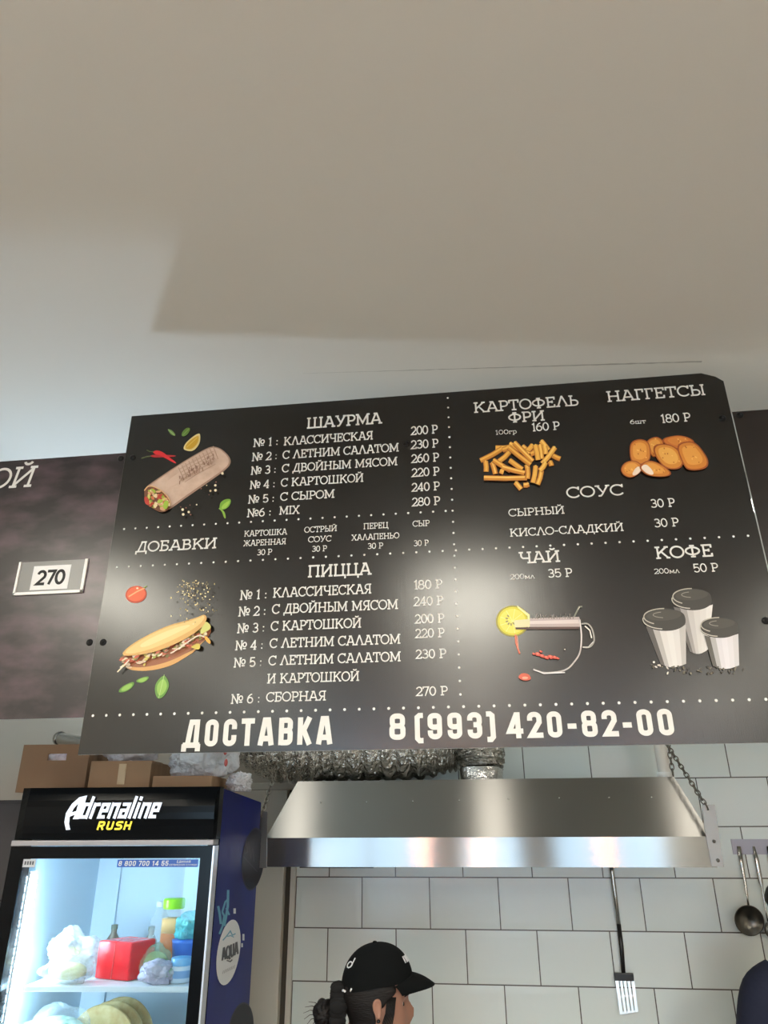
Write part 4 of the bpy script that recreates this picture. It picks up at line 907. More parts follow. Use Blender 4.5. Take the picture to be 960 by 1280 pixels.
for i in range(cols): quad_solid(i/cols+(gap if i else 0), (i+1)/cols-(gap if i < cols-1 else 0), 0.10, 0.94)
mb.build('blade', mat('bright_steel', (215, 215, 212), 0.3, metal=1.0), t)

# ================================================================== DRINKS REFRIGERATOR
FW, FD, FH = 0.60, 0.60, CZ+0.099
fyaw = math.radians(4.6)
FRt = Vector((-0.768, 2.166, 0)); dx = Vector((math.cos(fyaw), math.sin(fyaw), 0)); dy = Vector((-math.sin(fyaw), math.cos(fyaw), 0))
FB = FRt - dx*FW/2 + dy*FD/2
fr_ = thing('drinks_refrigerator', tuple(FB), 'tall glass door drinks refrigerator with black header and deep blue side', 'refrigerator', None, fyaw)
FM = loc_matrix(fr_)
def fl(px_, py_, ly):
    """local x,z of the point of the plane local y=ly seen at a photo pixel"""
    w_ = at(px_, py_, org=FB+dy*ly, nrm=dy); l = FM.inverted() @ w_
    return l.x, l.z
def fs(px_, py_):
    """local y,z on the right-hand side panel"""
    w_ = at(px_, py_, org=FB+dx*(FW/2), nrm=dx); l = FM.inverted() @ w_
    return l.y, l.z
y0 = -FD/2
black_gloss = mat('black_gloss', (5, 8, 12), 0.16, spec=0.12)
blue_side = mat('blue_film', (8, 26, 118), 0.4, spec=0.08, noise=((1.5, 1.5, 1.2), (12, 18, 66), 0.40, 0.75))
inner = mat('white_liner', (205, 222, 232), 0.4)
hz1 = fl(150, 1052, y0)[1]; gz1 = fl(150, 1073, y0)[1]
gx0 = fl(29, 1073, y0)[0]; gx1 = fl(250, 1074, y0)[0]; hx_r = FW/2
T2 = 0.035; back_drop = 0.03
mb = MB()       # outer shell with liner
def shell_side(x0, x1, mi):
    A = [(x0, y0+0.05, 0.06), (x1, y0+0.05, 0.06), (x1, -y0, 0.06), (x0, -y0, 0.06)]
    Bt = [(x0, y0+0.05, FH-0.004), (x1, y0+0.05, FH-0.004), (x1, -y0, FH-back_drop), (x0, -y0, FH-back_drop)]
    mb.face(A[::-1], 0); mb.face(Bt, 0)
    for i in range(4): mb.face([A[i], A[(i+1) % 4], Bt[(i+1) % 4], Bt[i]], mi[i])
shell_side(FW/2-T2, FW/2, (0, 1, 0, 2)); shell_side(-FW/2, -FW/2+T2, (0, 2, 0, 0))
A = [(-FW/2+T2, -y0-T2, 0.06), (FW/2-T2, -y0-T2, 0.06), (FW/2-T2, -y0, 0.06), (-FW/2+T2, -y0, 0.06)]
Bt = [(x, y, FH-back_drop) for x, y, z in A]
mb.face(Bt, 0)
for i in range(4): mb.face([A[i], A[(i+1) % 4], Bt[(i+1) % 4], Bt[i]], 2 if i == 0 else 0)
ztop = hz1+0.0
mb.face([(-FW/2+T2, y0+0.05, ztop), (FW/2-T2, y0+0.05, ztop), (FW/2-T2, -y0-T2, ztop), (-FW/2+T2, -y0-T2, ztop)], 2)
mb.face([(-FW/2+T2, y0+0.05, FH-0.004), (FW/2-T2, y0+0.05, FH-0.004), (FW/2-T2, -y0-T2, FH-back_drop+.002), (-FW/2+T2, -y0-T2, FH-back_drop+.002)], 0)
mb.box(-FW/2+T2, FW/2-T2, y0+0.05, -y0-T2, 0.06, 0.25, 2)
mb.build('cabinet', [black_gloss, blue_side, inner], fr_, local=True)
# header light box with slightly bulged front
mb = MB(); rows = []
for i in range(9):
    t = i/8; z = hz1+0.006+(FH-hz1-0.006)*t; bul = 0.010*math.sin(math.pi*t)
    rows.append([(-FW/2+0.002, y0+0.05, z), (-FW/2+0.002, y0+0.010, z), (-FW/2+0.03, y0-bul, z), (FW/2-0.008, y0-bul, z), (FW/2, y0+0.006, z), (FW/2, y0+0.05, z)])
mb.grid(rows, 0, False)
mb.face(rows[-1]); mb.face(rows[0][::-1]); mb.face([rows[0][0], rows[-1][0], rows[-1][-1], rows[0][-1]])
header = mb.build('header', black_gloss, fr_, local=True)
logo_w = mat('backlit_white_letters', (226, 232, 242), 0.4, emit=0.55, ec=(226, 234, 248)); logo_y = mat('backlit_yellow_letters', (244, 224, 60), 0.4, emit=0.5, ec=(248, 226, 50))
fy = y0-0.0125
def FP(x, z): return Vector((x, fy, z))
kh, oh = 200/960, (70, 985)
def hl(x, y): return fl(oh[0]+x*kh, oh[1]+y*kh, fy)
A = hl(128, 185); Bq = hl(607, 185); Ct = hl(300, 88)
mb = MB()
sh_ = 0.26; hh = (Ct[1]-A[1])/0.8
letters(mb, 'drenaline', A[0], Bq[0], A[1], hh, FP, font=H, T=0.17, shear=sh_)
# the tall A with its claw-like left leg
for pts in ([(60, 252), (50, 205), (60, 150), (95, 95), (140, 55), (188, 44), (180, 62), (140, 85), (105, 125), (82, 175), (78, 215), (85, 250)],
            [(140, 70), (188, 44), (160, 130), (135, 187), (100, 187), (118, 150)], [(84, 150), (130, 135), (128, 155), (80, 172)]):
    mb.face([FP(*hl(*q)) for q in pts])
mb.build('header_lettering', logo_w, header, local=True)
A = hl(236, 252); Bq = hl(450, 250); Ct = hl(345, 200)
mb = MB(); letters(mb, 'RUSH', A[0], Bq[0], (A[1]+Bq[1])/2, Ct[1]-(A[1]+Bq[1])/2, FP, font=H, T=0.24, shear=0.2); mb.build('header_lettering', logo_y, header, local=True)['label'] = 'small yellow lettering'
mb = MB(); mb.box(-FW/2+0.004, FW/2-0.004, y0-0.008, y0+0.05, hz1-0.010, hz1+0.004, bev=0.002); mb.build('trim_strip', mat('grey_trim', (150, 148, 150), 0.4, metal=0.3), fr_, local=True)
# door
gz0 = 0.34; dz1 = hz1-0.012; dz0 = 0.26
mb = MB(); dy0, dy1 = y0, y0+0.045
dx0, dx1 = -FW/2+0.002, FW/2-0.002
for a in ((dx0, gx0, dz0, dz1), (gx1, dx1, dz0, dz1), (gx0, gx1, gz1, dz1), (gx0, gx1, dz0, gz0)):
    mb.box(a[0], a[1], dy0, dy1, a[2], a[3])
mb.box(dx1-0.004, dx1+0.001, dy0-0.001, dy1, dz0, dz1, 1)
door = mb.build('door', [black_gloss, mat('door_edge_strip', (196, 198, 204), 0.3, metal=0.8)], fr_, local=True)
mb = MB(); mb.box(gx0, gx1, y0+0.004, y0+0.009, gz0, gz1); mb.build('glass', glass_mat('fridge_glass', (240, 248, 252)), door, local=True)
mb = MB(); mb.tube([(dx0+0.03, y0-0.002, 1.15), (dx0+0.03, y0-0.035, 1.17), (dx0+0.03, y0-0.035, 1.45), (dx0+0.03, y0-0.002, 1.47)], 0.009); mb.build('handle', blackp, door, local=True)
# service sticker on the glass, small label at the left corner
ks, os_ = 160/960, (100, 1040)
sy = y0+0.0035
def sl_(x, y): return fl(os_[0]+x*ks, os_[1]+y*ks, sy)
a0 = sl_(276, 264); a1 = sl_(888, 205)
mb = MB(); mb.face([(a0[0], sy, a0[1]), (a1[0], sy, a0[1]), (a1[0], sy, a1[1]), (a0[0], sy, a1[1])], 0)
f_ = lambda x, z: Vector((x, sy-0.0006, z))
hgt = a1[1]-a0[1]; e0 = sl_(284, 250)[0]; e1 = sl_(664, 250)[0]
letters(mb, '8 800 700 14 55', e0, e1, a0[1]+hgt*.16, hgt*.68, f_, font=H, T=0.17, shear=0.12, mi=1)
u0 = sl_(726, 220)[0]; u1 = sl_(832, 220)[0]; letters(mb, 'ЕДИНАЯ', u0, u1, a0[1]+hgt*.55, hgt*.30, f_, T=0.17, serif=False, mi=1)
u0 = sl_(672, 220)[0]; u1 = sl_(880, 220)[0]; letters(mb, 'СЕРВИСНАЯ СЛУЖБА', u0, u1, a0[1]+hgt*.18, hgt*.22, f_, T=0.17, serif=False, mi=1)
mb.build('service_sticker', [mat('blue_sticker', (36, 84, 170), 0.4), white_print], door, local=True)
s0 = fl(27.5, 1084, sy); s1 = fl(45, 1074, sy)
mb = MB(); mb.face([(s0[0], sy, s0[1]), (s1[0], sy, s0[1]), (s1[0], sy, s1[1]), (s0[0], sy, s1[1])], 0)
for i in range(4):
    xx = s0[0]+(s1[0]-s0[0])*(0.15+0.2*i); mb.face([(xx, sy-.0005, s0[1]+.006), (xx+.005, sy-.0005, s0[1]+.006), (xx+.005, sy-.0005, s1[1]-.005), (xx, sy-.0005, s1[1]-.005)], 1)
mb.build('label_sticker', [mat('grey_label', (190, 194, 198), 0.5), mat('label_ink', (80, 84, 90), 0.5)], door, local=True)
# inside: light strip, shelves
yl = y0+0.055
l1 = fl(37, 1094, yl); 
mb = MB(); xs0 = -FW/2+T2+0.0005
for i in range(62):
    z = l1[1]-0.012-i*0.0225
    if z < 0.4: break
    mb.box(xs0+0.0105, xs0+0.017, yl+0.004, yl+0.030, z-0.0085, z+0.0085, 0)
strip_led = mb.build('light_strip', mat('led_white', (255, 255, 255), 0.4, emit=LAMP_FRIDGE, ec=(214, 238, 255)), fr_, local=True)
mb = MB(); mb.box(xs0, xs0+0.010, yl, yl+0.034, 0.36, l1[1]+0.01); mb.build('light_strip_carrier', white_plastic, fr_, local=True)
shz = fl(130, 1233, y0+0.06)[1]
shelf_m = mat('shelf_white', (226, 236, 240), 0.35)
shelves = []
for z in (shz, shz-0.30, shz-0.60, shz-0.90):
    mb = MB(); mb.box(-FW/2+T2+0.045, FW/2-T2-0.002, y0+0.06, -y0-T2-0.02, z-0.014, z, bev=0.003); mb.build('shelf', shelf_m, fr_, local=True)
# folds of the liner at the back: corner seam and riser rails with slots
mb = MB(); mb.box(-0.195, -0.180, -y0-T2-0.012, -y0-T2-0.0005, 0.3, hz1-0.05); mb.box(0.10, 0.115, -y0-T2-0.012, -y0-T2-0.0005, 0.3, hz1-0.05); mb.build('shelf_rail', inner, fr_, local=True)
mb = MB(); 
for sx in (-1, 1):
    for sy2 in (-1, 1): mb = MB(); mb.lathe([(0.0, 0), (0.02, 0), (0.02, 0.061)], (sx*0.25, sy2*0.25, 0), n=14); mb.build('foot', blackp, fr_, local=True)
mb = MB(); mb.box(-FW/2+0.01, FW/2-0.01, y0+0.01, y0+0.0495, 0.062, 0.25)
for i in range(6): mb.box(-0.2, 0.2, y0+0.005, y0+0.0095, 0.09+i*0.024, 0.10+i*0.024)
mb.build('kick_grille', blackp, fr_, local=True)
# decals of the blue side
SX = FW/2+0.0008
k5, o5 = 0.25, (250, 960)
def dec(pts, lay=0):
    return [Vector((SX+lay*0.0005, *fs(o5[0]+x*k5, o5[1]+y*k5))) for x, y in pts]
def ell(cx, cy, rx, ry, rot=0, n=32):
    c, s = math.cos(math.radians(rot)), math.sin(math.radians(rot))
    return [(cx+rx*math.cos(a)*c-ry*math.sin(a)*s, cy+rx*math.cos(a)*s+ry*math.sin(a)*c) for a in [i*2*math.pi/n for i in range(n)]]
dk = mat('decal_dark', (20, 20, 34), 0.5, spec=0.15); dk2 = mat('decal_rim', (52, 52, 66), 0.5, spec=0.15); wh = mat('decal_white', (214, 216, 218), 0.4); inkd = mat('decal_ink', (36, 42, 54), 0.4); teal = mat('decal_teal', (70, 150, 178), 0.4)
for cx, cy, rx, ry, rot in ((265, 455, 56, 158, 6), (200, 1330, 64, 160, 8)):
    mb = MB(); mb.face(dec(ell(cx, cy, rx, ry, rot)), 1); mb.face(dec(ell(cx, cy, rx*.93, ry*.95, rot), 1), 0)
    if cy < 600:
        strip(mb, [(215, 400), (232, 380), (236, 420), (222, 430)], 7, lambda x, y: dec([(x, y)], 2)[0], 1); strip(mb, [(240, 370), (252, 450), (262, 400), (268, 470)], 7, lambda x, y: dec([(x, y)], 2)[0], 1); strip(mb, [(212, 440), (285, 520)], 5, lambda x, y: dec([(x, y)], 2)[0], 1)
    mb.build('round_emblem', [dk, dk2], fr_, local=True)
mb = MB(); mb.face(dec(ell(141, 922, 56, 166, 9)), 0)
strip(mb, [(112, 862), (130, 842), (150, 815), (160, 836), (176, 828)], 6, lambda x, y: dec([(x, y)], 1)[0], 2); strip(mb, [(135, 842), (152, 838), (168, 846)], 5, lambda x, y: dec([(x, y)], 1)[0], 2)
def aq(x, y): return dec([(106+x, 968-y-(x*0.42))], 1)[0]
letters(mb, 'AQUA', 0, 84, 0, 66, aq, T=0.14, serif=False, mi=1)
strip(mb, [(132, 962), (150, 968), (160, 958)], 6, lambda x, y: dec([(x, y)], 1)[0], 1)
for i in range(9):
    x = 112+i*7; strip(mb, [(x, 1030-(i*3.4)), (x+4, 1012-(i*3.4))], 3, lambda x, y: dec([(x, y)], 1)[0], 3)
mb.build('water_emblem', [wh, inkd, teal, mat('decal_grey', (150, 152, 156), 0.4)], fr_, local=True)['label'] = 'white oval water emblem on the blue side'
mb = MB()
for pts, wd in (([(96, 830), (112, 790), (120, 740), (110, 720)], 10), ([(120, 790), (130, 740), (138, 690), (140, 610)], 12), ([(90, 690), (98, 730), (104, 780)], 12), ([(110, 720), (125, 670), (135, 660)], 9), ([(130, 700), (146, 735)], 9)):
    strip(mb, pts, wd, lambda x, y: dec([(x, y)], 0)[0])
mb.build('splash_emblem', teal, fr_, local=True)
mb = MB()
for cx, cy, rx, ry in ((172, 715, 6, 13), (216, 846, 5, 16), (209, 886, 4, 10)): mb.face(dec([(cx-rx, cy+ry), (cx+rx, cy+ry), (cx+rx, cy-ry), (cx-rx, cy-ry)]))
mb.build('drop_emblem', wh, fr_, local=True)

# dark cabinet-shaped block filling the dark strip left of the refrigerator
cx1 = (FB - dx*(FW/2+0.012)).x - 0.03; cyf = 2.30
ctop = at(8, 1000, cyf).z; cmid = at(8, 1126, cyf).z
tc_ = thing('cabinet_block', (cx1-0.3, cyf+0.25, 0), 'dark grey cabinet-shaped block left of the refrigerator, cut off by the frame', 'cabinet')
mb = MB(); mb.box(cx1-0.6, cx1, cyf, cyf+0.5, 0.08, ctop, bev=0.012); mb.build('body', mat('cabinet_grey', (46, 43, 44), 0.7), tc_)
mb = MB(); mb.box(cx1-0.598, cx1-0.002, cyf-0.02, cyf-0.001, cmid+0.004, ctop-0.014, bev=0.003); mb.build('upper_door', mat('cabinet_grey_door', (52, 49, 50), 0.7), tc_)
mb = MB(); mb.box(cx1-0.598, cx1-0.002, cyf-0.02, cyf-0.001, 0.10, cmid-0.002, bev=0.003); lowd = mb.build('lower_door', mat('cabinet_teal_door', (16, 24, 28), 0.5), tc_)
mb = MB(); mb.tube([(cx1-0.56, cyf-0.022, cmid-0.30), (cx1-0.56, cyf-0.05, cmid-0.30), (cx1-0.56, cyf-0.05, cmid-0.50), (cx1-0.56, cyf-0.022, cmid-0.50)], 0.006); mb.build('handle', blackp, lowd)
for sx in (cx1-0.56, cx1-0.04):
    for sy2 in (cyf+0.04, cyf+0.46): mb = MB(); mb.lathe([(0, 0), (0.018, 0), (0.018, 0.081)], (sx, sy2, 0), n=12); mb.build('foot', blackp, tc_)

# ------------------------------------------------------------------ food on the shelves
def lumpy(name, c, r, seed, m, label, cat, group=None, amp=0.18, parts=None, floor_z=None, freq=9.0, rz=0):
    from mathutils import noise
    bm = bmesh.new(); bmesh.ops.create_icosphere(bm, subdivisions=5, radius=1)
    so = Vector((seed*3.1, seed*1.7, seed*0.9))
    for v in bm.verts:
        d = v.co.normalized(); n1 = noise.noise(d*1.6+so); n2 = abs(noise.noise(d*4.5+so*2)); n3 = abs(noise.noise(d*freq+so*3+d*n1*2)); n4 = abs(noise.noise(Vector((d.x*6, d.y*6, d.z*20))+so))
        q = 1+amp*n1*1.4-amp*1.0*n2-amp*0.6*n3-amp*0.35*n4
        v.co = Vector((d.x*r[0]*q, d.y*r[1]*q, d.z*r[2]*q))
    zmin = -r[2]*0.72
    for v in bm.verts:
        if v.co.z < zmin: v.co.z = zmin
    mb = MB(); mb.bm(bm, 0, None, True)
    root = thing(name, (c[0], c[1], c[2]), label, cat, group, rz)
    for v in mb.v: v.z -= zmin
    mb.build('film', m, root, local=True)
    return root
def fworld(lx, ly, lz): return FM @ Vector((lx, ly, lz))
film_w = film_mat('white_film', (240, 242, 244), 0.42); film_c = film_mat('clear_film', (230, 240, 244), 0.26, 0.12); film_n = film_mat('thin_film', (230, 240, 244), 0.14, 0.1); film_g = film_mat('green_film', (200, 226, 190), 0.35); film_t = film_mat('teal_film', (90, 206, 206), 0.75)
food_y = mat('pale_food', (222, 214, 160), 0.5, noise=((30, 30, 30), (206, 190, 120), 0.3, 0.7)); food_g = mat('green_food', (120, 160, 70), 0.5, noise=((40, 40, 40), (196, 214, 150), 0.35, 0.65)); bread = mat('flat_bread', (220, 196, 140), 0.6, noise=((30, 30, 30), (196, 160, 96), 0.4, 0.7))
def shelf_x(px_, py_, ly): return fl(px_, py_, ly)[0]
lyA = y0+0.15
# loose white carrier bag at the left
x = shelf_x(68, 1225, lyA)
x = max(x, -0.265+0.020+0.088)
bag = lumpy('carrier_bag', fworld(x, lyA+0.06, shz+0.001), (0.085, 0.075, 0.068), 2, film_w, 'crumpled white carrier bag at the left end of the shelf', 'plastic bag', amp=0.24)
mb = MB(); mb.ball((-0.01, 0, 0.042), (0.055, 0.045, 0.030), seg=18, rings=10); mb.build('contents', food_y, bag, local=True)
x = shelf_x(84, 1228, lyA-0.05)
bag = lumpy('food_bag', fworld(x, lyA-0.055, shz+0.001), (0.075, 0.05, 0.042), 5, film_c, 'clear bag of pale food in front of the white carrier bag', 'plastic bag', amp=0.2)
mb = MB(); mb.ball((0, 0, 0.029), (0.055, 0.034, 0.022), seg=18, rings=10); mb.build('contents', food_y, bag, local=True)
# red box: two faces meeting at an edge towards the viewer
xa = shelf_x(115, 1228, lyA); xb = shelf_x(158, 1228, lyA-0.04); xc = shelf_x(192, 1222, lyA+0.06)
zt = fl(150, 1176, lyA)[1]
t = thing('red_packet', tuple(fworld(xb, lyA, shz+0.001)), 'glossy red square packet standing on the refrigerator shelf', 'packet')
mb = MB()
lo = [(xa, lyA+0.01), (xb, lyA-0.03), (xc, lyA+0.05), (xa+0.06, lyA+0.10)]
bm = bmesh.new(); vv = [bm.verts.new((x_, y_, shz+0.001)) for x_, y_ in lo]+[bm.verts.new((x_, y_, zt)) for x_, y_ in lo]
for f in ((0, 3, 2, 1), (4, 5, 6, 7), (0, 1, 5, 4), (1, 2, 6, 5), (2, 3, 7, 6), (3, 0, 4, 7)): bm.faces.new([vv[i] for i in f])
bmesh.ops.bevel(bm, geom=list(bm.edges), offset=0.006, segments=3, affect='EDGES', profile=0.6)
mb.bm(bm, 0, FM, False); mb.build('body', mat('red_plastic', (214, 22, 34), 0.22, bump=((14, 14, 14), 0.25, 0.02)), t)
mb = MB(); xm = (xa+xb)/2; mb.tube([FM @ Vector((xm, lyA-0.0115, shz+0.004)), FM @ Vector((xm+0.002, lyA-0.0115, zt-0.004))], 0.0012, n=6); mb.build('seam', mat('red_seam', (240, 110, 110), 0.3), t)
# jar of amber drink with green lid
lyJ = y0+0.29
xj = shelf_x(212, 1190, lyJ); zl1 = fl(212, 1128, lyJ)[1]; zl0 = fl(212, 1136, lyJ)[1]; rj = (fl(226, 1170, lyJ)[0]-fl(200, 1170, lyJ)[0])/2
pj = fworld(xj, lyJ, shz+0.001); hj = zl0-shz
jar = thing('juice_jar', tuple(pj), 'clear square jar of amber drink with bright green lid', 'jar')
jg = mat('jar_plastic', (244, 236, 220), 0.1, trans=0.95)
def sqlathe(mb, prof, c, mi=0, e=0.45, n=32):
    rows = []
    for r, z in prof:
        rows.append([Vector((c[0]+r*math.copysign(abs(math.cos(a))**e, math.cos(a)), c[1]+r*math.copysign(abs(math.sin(a))**e, math.sin(a)), c[2]+z)) for a in [i*2*math.pi/n for i in range(n)]])
    mb.grid(rows, mi, True, closed=True)
mb = MB(); sqlathe(mb, [(0.0, 0.0), (rj*.86, 0.0), (rj*.9, 0.004), (rj*.9, hj*.86), (rj*.82, hj*.94), (rj*.82, hj)], pj); mb.build('bottle', film_mat('jar_film', (250, 240, 215), 0.10, 0.1), jar)
mb = MB(); sqlathe(mb, [(0.0, 0.003), (rj*.84, 0.003), (rj*.86, 0.006), (rj*.86, hj*.60), (0, hj*.60)], pj); mb.build('drink', mat('amber_drink', (190, 104, 38), 0.3), jar)
mb = MB(); sqlathe(mb, [(0.0, hj*.605), (rj*.86, hj*.605), (rj*.86, hj*.84), (0, hj*.84)], pj); mb.build('foam', mat('amber_foam', (222, 176, 104), 0.5), jar)
mb = MB(); mb.lathe([(rj*.98, hj), (rj*1.02, hj+0.003), (rj*1.02, hj+0.024), (rj*.97, hj+0.028), (0, hj+0.028)], pj, n=36); mb.build('lid', mat('lime_lid', (150, 226, 20), 0.35), jar)
# clear bottle beside it
xq = shelf_x(196, 1190, lyJ+0.06); pq = fworld(xq, lyJ+0.06, shz+0.001)
b2 = thing('glass_bottle', tuple(pq), 'empty clear bottle behind the amber jar', 'bottle')
mb = MB(); mb.lathe([(0.0, 0), (0.028, 0), (0.03, 0.004), (0.03, hj*.78), (0.016, hj*.92), (0.014, hj*1.0)], pq, n=24); mb.build('body', film_mat('bottle_film', (220, 236, 240), 0.18, 0.08), b2)
mb = MB(); mb.lathe([(0.016, hj), (0.016, hj+.014), (0, hj+.014)], pq, n=16); mb.build('cap', mat('pale_cap', (226, 232, 232), 0.4), b2)
# two small dark sauce bottles behind the red packet
for k, (xx, hgt_) in enumerate(((141, 0.105), (188, 0.10))):
    xq = shelf_x(xx, 1176, lyJ+0.12); pq = fworld(xq, lyJ+0.12, shz+0.001)
    s_ = thing('sauce_bottle', tuple(pq), ('small sauce bottle peeking over the middle of the red packet', 'brown sauce bottle just right of the red packet')[k], 'bottle', 'sauce bottles behind the red packet')
    mb = MB(); mb.lathe([(0, 0), (0.02, 0), (0.021, 0.004), (0.021, hgt_*.62), (0.009, hgt_*.8), (0.009, hgt_*.92)], pq, n=18); mb.build('body', mat('sauce_brown', (120, 112, 96), 0.3), s_)
    mb = MB(); mb.lathe([(0.0105, hgt_*.9), (0.0105, hgt_*1.02), (0, hgt_*1.02)], pq, n=14); mb.build('cap', mat('sauce_cap', (110, 120, 104), 0.4), s_)
# cabbage bag, small bag
x = shelf_x(194, 1218, lyA+0.05)
bag = lumpy('cabbage_bag', fworld(x, lyA+0.035, shz+0.001), (0.046, 0.042, 0.050), 8, film_g, 'knotted bag of green cabbage right of the red packet', 'plastic bag', amp=0.2)
mb = MB(); mb.ball((0, 0, 0.035), (0.036, 0.033, 0.030), seg=18, rings=12); mb.build('contents', food_g, bag, local=True)
x = shelf_x(196, 1228, lyA-0.05)
bag = lumpy('wrapped_snack', fworld(x, lyA-0.05, shz+0.001), (0.058, 0.038, 0.036), 11, film_mat('snack_film', (214, 208, 228), 0.7), 'crinkled clear wrapped snack at the shelf edge before the cabbage bag', 'packet', amp=0.26)
mb = MB(); mb.ball((0.01, 0, 0.026), (0.04, 0.024, 0.019), seg=14, rings=8); mb.build('contents', mat('snack', (190, 196, 206), 0.5, noise=((50, 50, 50), (120, 170, 120), 0.4, 0.6)), bag, local=True)
x = shelf_x(228, 1190, lyA+0.10)
bag = lumpy('teal_bag', fworld(x+0.016, lyA+0.10, shz+0.0905), (0.046, 0.045, 0.044), 14, film_t, 'bunched teal bag at the right beside the amber jar', 'plastic bag', amp=0.22)
bt = thing('blue_tub', tuple(fworld(x+0.016, lyA+0.10, shz+0.001)), 'blue plastic tub under the teal bag', 'tub')
mb = MB(); mb.lathe([(0, 0), (0.04, 0), (0.048, 0.08), (0.05, 0.088), (0, 0.088)], fworld(x+0.016, lyA+0.10, shz+0.001), n=24); mb.build('body', mat('tub_blue', (40, 110, 200), 0.35), bt)
x = shelf_x(225, 1226, lyA-0.03); pq = fworld(x, lyA-0.03, shz+0.001)
jr = thing('small_jar', tuple(pq), 'small jar with pale blue lid at the right end of the shelf', 'jar')
mb = MB(); mb.lathe([(0, 0), (0.028, 0), (0.03, 0.004), (0.03, 0.038), (0.027, 0.042)], pq, n=24); mb.build('body', mat('cream_jar', (196, 214, 226), 0.25), jr)
mb = MB(); mb.lathe([(0.0295, 0.041), (0.0295, 0.058), (0.027, 0.06), (0, 0.06)], pq, n=24); mb.build('lid', mat('paleblue_lid', (110, 176, 220), 0.35), jr)
mb = MB(); mb.lathe([(0.0305, 0.012), (0.0305, 0.030)], pq, n=24); mb.build('label_band', mat('jar_label', (120, 160, 200), 0.4), jr)
# lower shelf
sh2 = shz-0.30
def low(px_, ly): return fl(px_, 1262, ly)[0]
for k in range(7):                         # stack of flatbreads in the middle
    pass
x = max(low(66, lyA), -0.265+0.115)
bag = lumpy('greens_bag', fworld(x, lyA, sh2+0.0995), (0.105, 0.085, 0.085), 17, film_n, 'clear bag of green vegetables on the lower shelf', 'plastic bag', amp=0.16)
mb = MB(); mb.ball((0, 0, 0.058), (0.095, 0.066, 0.055), seg=20, rings=12); mb.build('contents', mat('greens', (112, 150, 120), 0.5, noise=((40, 40, 40), (206, 224, 214), 0.35, 0.6)), bag, local=True)
cr = thing('plastic_crate', tuple(fworld(x, lyA, sh2+0.001)), 'pale plastic crate under the bag of greens', 'crate')
mb = MB()
for a in ((-.11, .11, -.08, -.074, 0, .098), (-.11, .11, .074, .08, 0, .098), (-.11, -.104, -.074, .074, 0, .098), (.104, .11, -.074, .074, 0, .098), (-.104, .104, -.074, .074, 0, .006)): mb.box(*a, bev=0.001)
mb.build('body', shelf_m, cr, local=True)
x = low(118, lyA+0.04)
for k in range(3):
    yy = lyA+0.12+k*0.05
    fb = thing('flatbread', tuple(fworld(x+0.01*k, yy, sh2+0.002)), 'round flatbread standing on edge on the lower shelf, %s' % ('frontmost', 'middle one', 'rearmost')[k], 'bread', 'flatbreads on the lower shelf')
    mb = MB(); mb.lathe([(0, 0.007), (0.09, 0.007), (0.104, 0.004), (0.108, 0), (0.104, -0.004), (0.09, -0.007), (0, -0.007)], (0, 0, 0.108), mx=Matrix.Rotation(math.pi/2, 4, 'X'), n=36); mb.build('crust', bread, fb, local=True)
x = low(200, lyA+0.08)
bag = lumpy('wrapped_bundle', fworld(x+0.02, lyA+0.06, sh2+0.002), (0.10, 0.10, 0.10), 21, film_mat('grey_film', (206, 206, 200), 0.8), 'large bundle in greyish wrap at the right of the lower shelf', 'bundle', amp=0.2)
mb = MB(); mb.ball((0, 0, 0.075), (0.09, 0.075, 0.065), seg=18, rings=12); mb.build('contents', mat('bundle_in', (170, 168, 160), 0.6), bag, local=True)

# ------------------------------------------------------------------ on top of the refrigerator
card1 = mat('cardboard_brown', (122, 94, 68), 0.8, noise=((1, 40, 1), (132, 104, 78), 0.3, 0.7)); card2 = mat('cardboard_tan', (160, 130, 98), 0.8, noise=((2, 30, 2), (148, 116, 86), 0.3, 0.7)); dark_in = mat('box_inside', (40, 30, 22), 0.9)
topz = FH-0.006
def flx(px_, py_, ly): return fl(px_, py_, ly)
ly1 = y0+0.16
(xa, za1), (xb, _z) = flx(30, 931, ly1), flx(113, 934, ly1)
h1 = za1-topz
bx1 = thing('cardboard_box', tuple(fworld((xa+xb)/2, ly1+0.1, topz)), 'brown cardboard box with a hand hole on the left of the refrigerator top', 'cardboard box', 'boxes on the refrigerator')
mb = MB(); y1b, y2b = ly1, ly1+0.22; wx = 0.004
hx0_, hx1_ = flx(61, 940, ly1)[0], flx(84, 940, ly1)[0]; hz0_, hz1_ = flx(72, 950.5, ly1)[1], flx(72, 942, ly1)[1]
def LB(a, m=0): mb.box(a[0], a[1], a[2], a[3], a[4], a[5], m, FM)
for a in ((xa, hx0_, y1b, y1b+wx, topz, topz+h1), (hx1_, xb, y1b, y1b+wx, topz, topz+h1), (hx0_, hx1_, y1b, y1b+wx, topz, hz0_), (hx0_, hx1_, y1b, y1b+wx, hz1_, topz+h1),
          (xa, xa+wx, y1b+wx, y2b, topz, topz+h1), (xb-wx, xb, y1b+wx, y2b, topz, topz+h1), (xa+wx, xb-wx, y2b-wx, y2b, topz, topz+h1), (xa+wx, xb-wx, y1b+wx, y2b-wx, topz, topz+wx)): LB(a)
mb.build('body', card1, bx1)
mb = MB(); A = FM @ Vector(((xa+xb)/2-0.03, ly1+0.07, topz+0.005)); mb.v = []; 
q = lumpy('cleaning_cloth', fworld((hx0_+hx1_)/2, ly1+0.085, topz+0.006), (0.075, 0.06, hz1_-topz-0.03 if hz1_-topz < 0.16 else 0.1), 31, mat('cloth_white', (214, 206, 212), 0.8, noise=((30, 30, 30), (150, 130, 150), 0.5, 0.7)), 'white cloth showing through the hand hole of the brown box', 'cloth', amp=0.15)
ly2 = y0+0.13
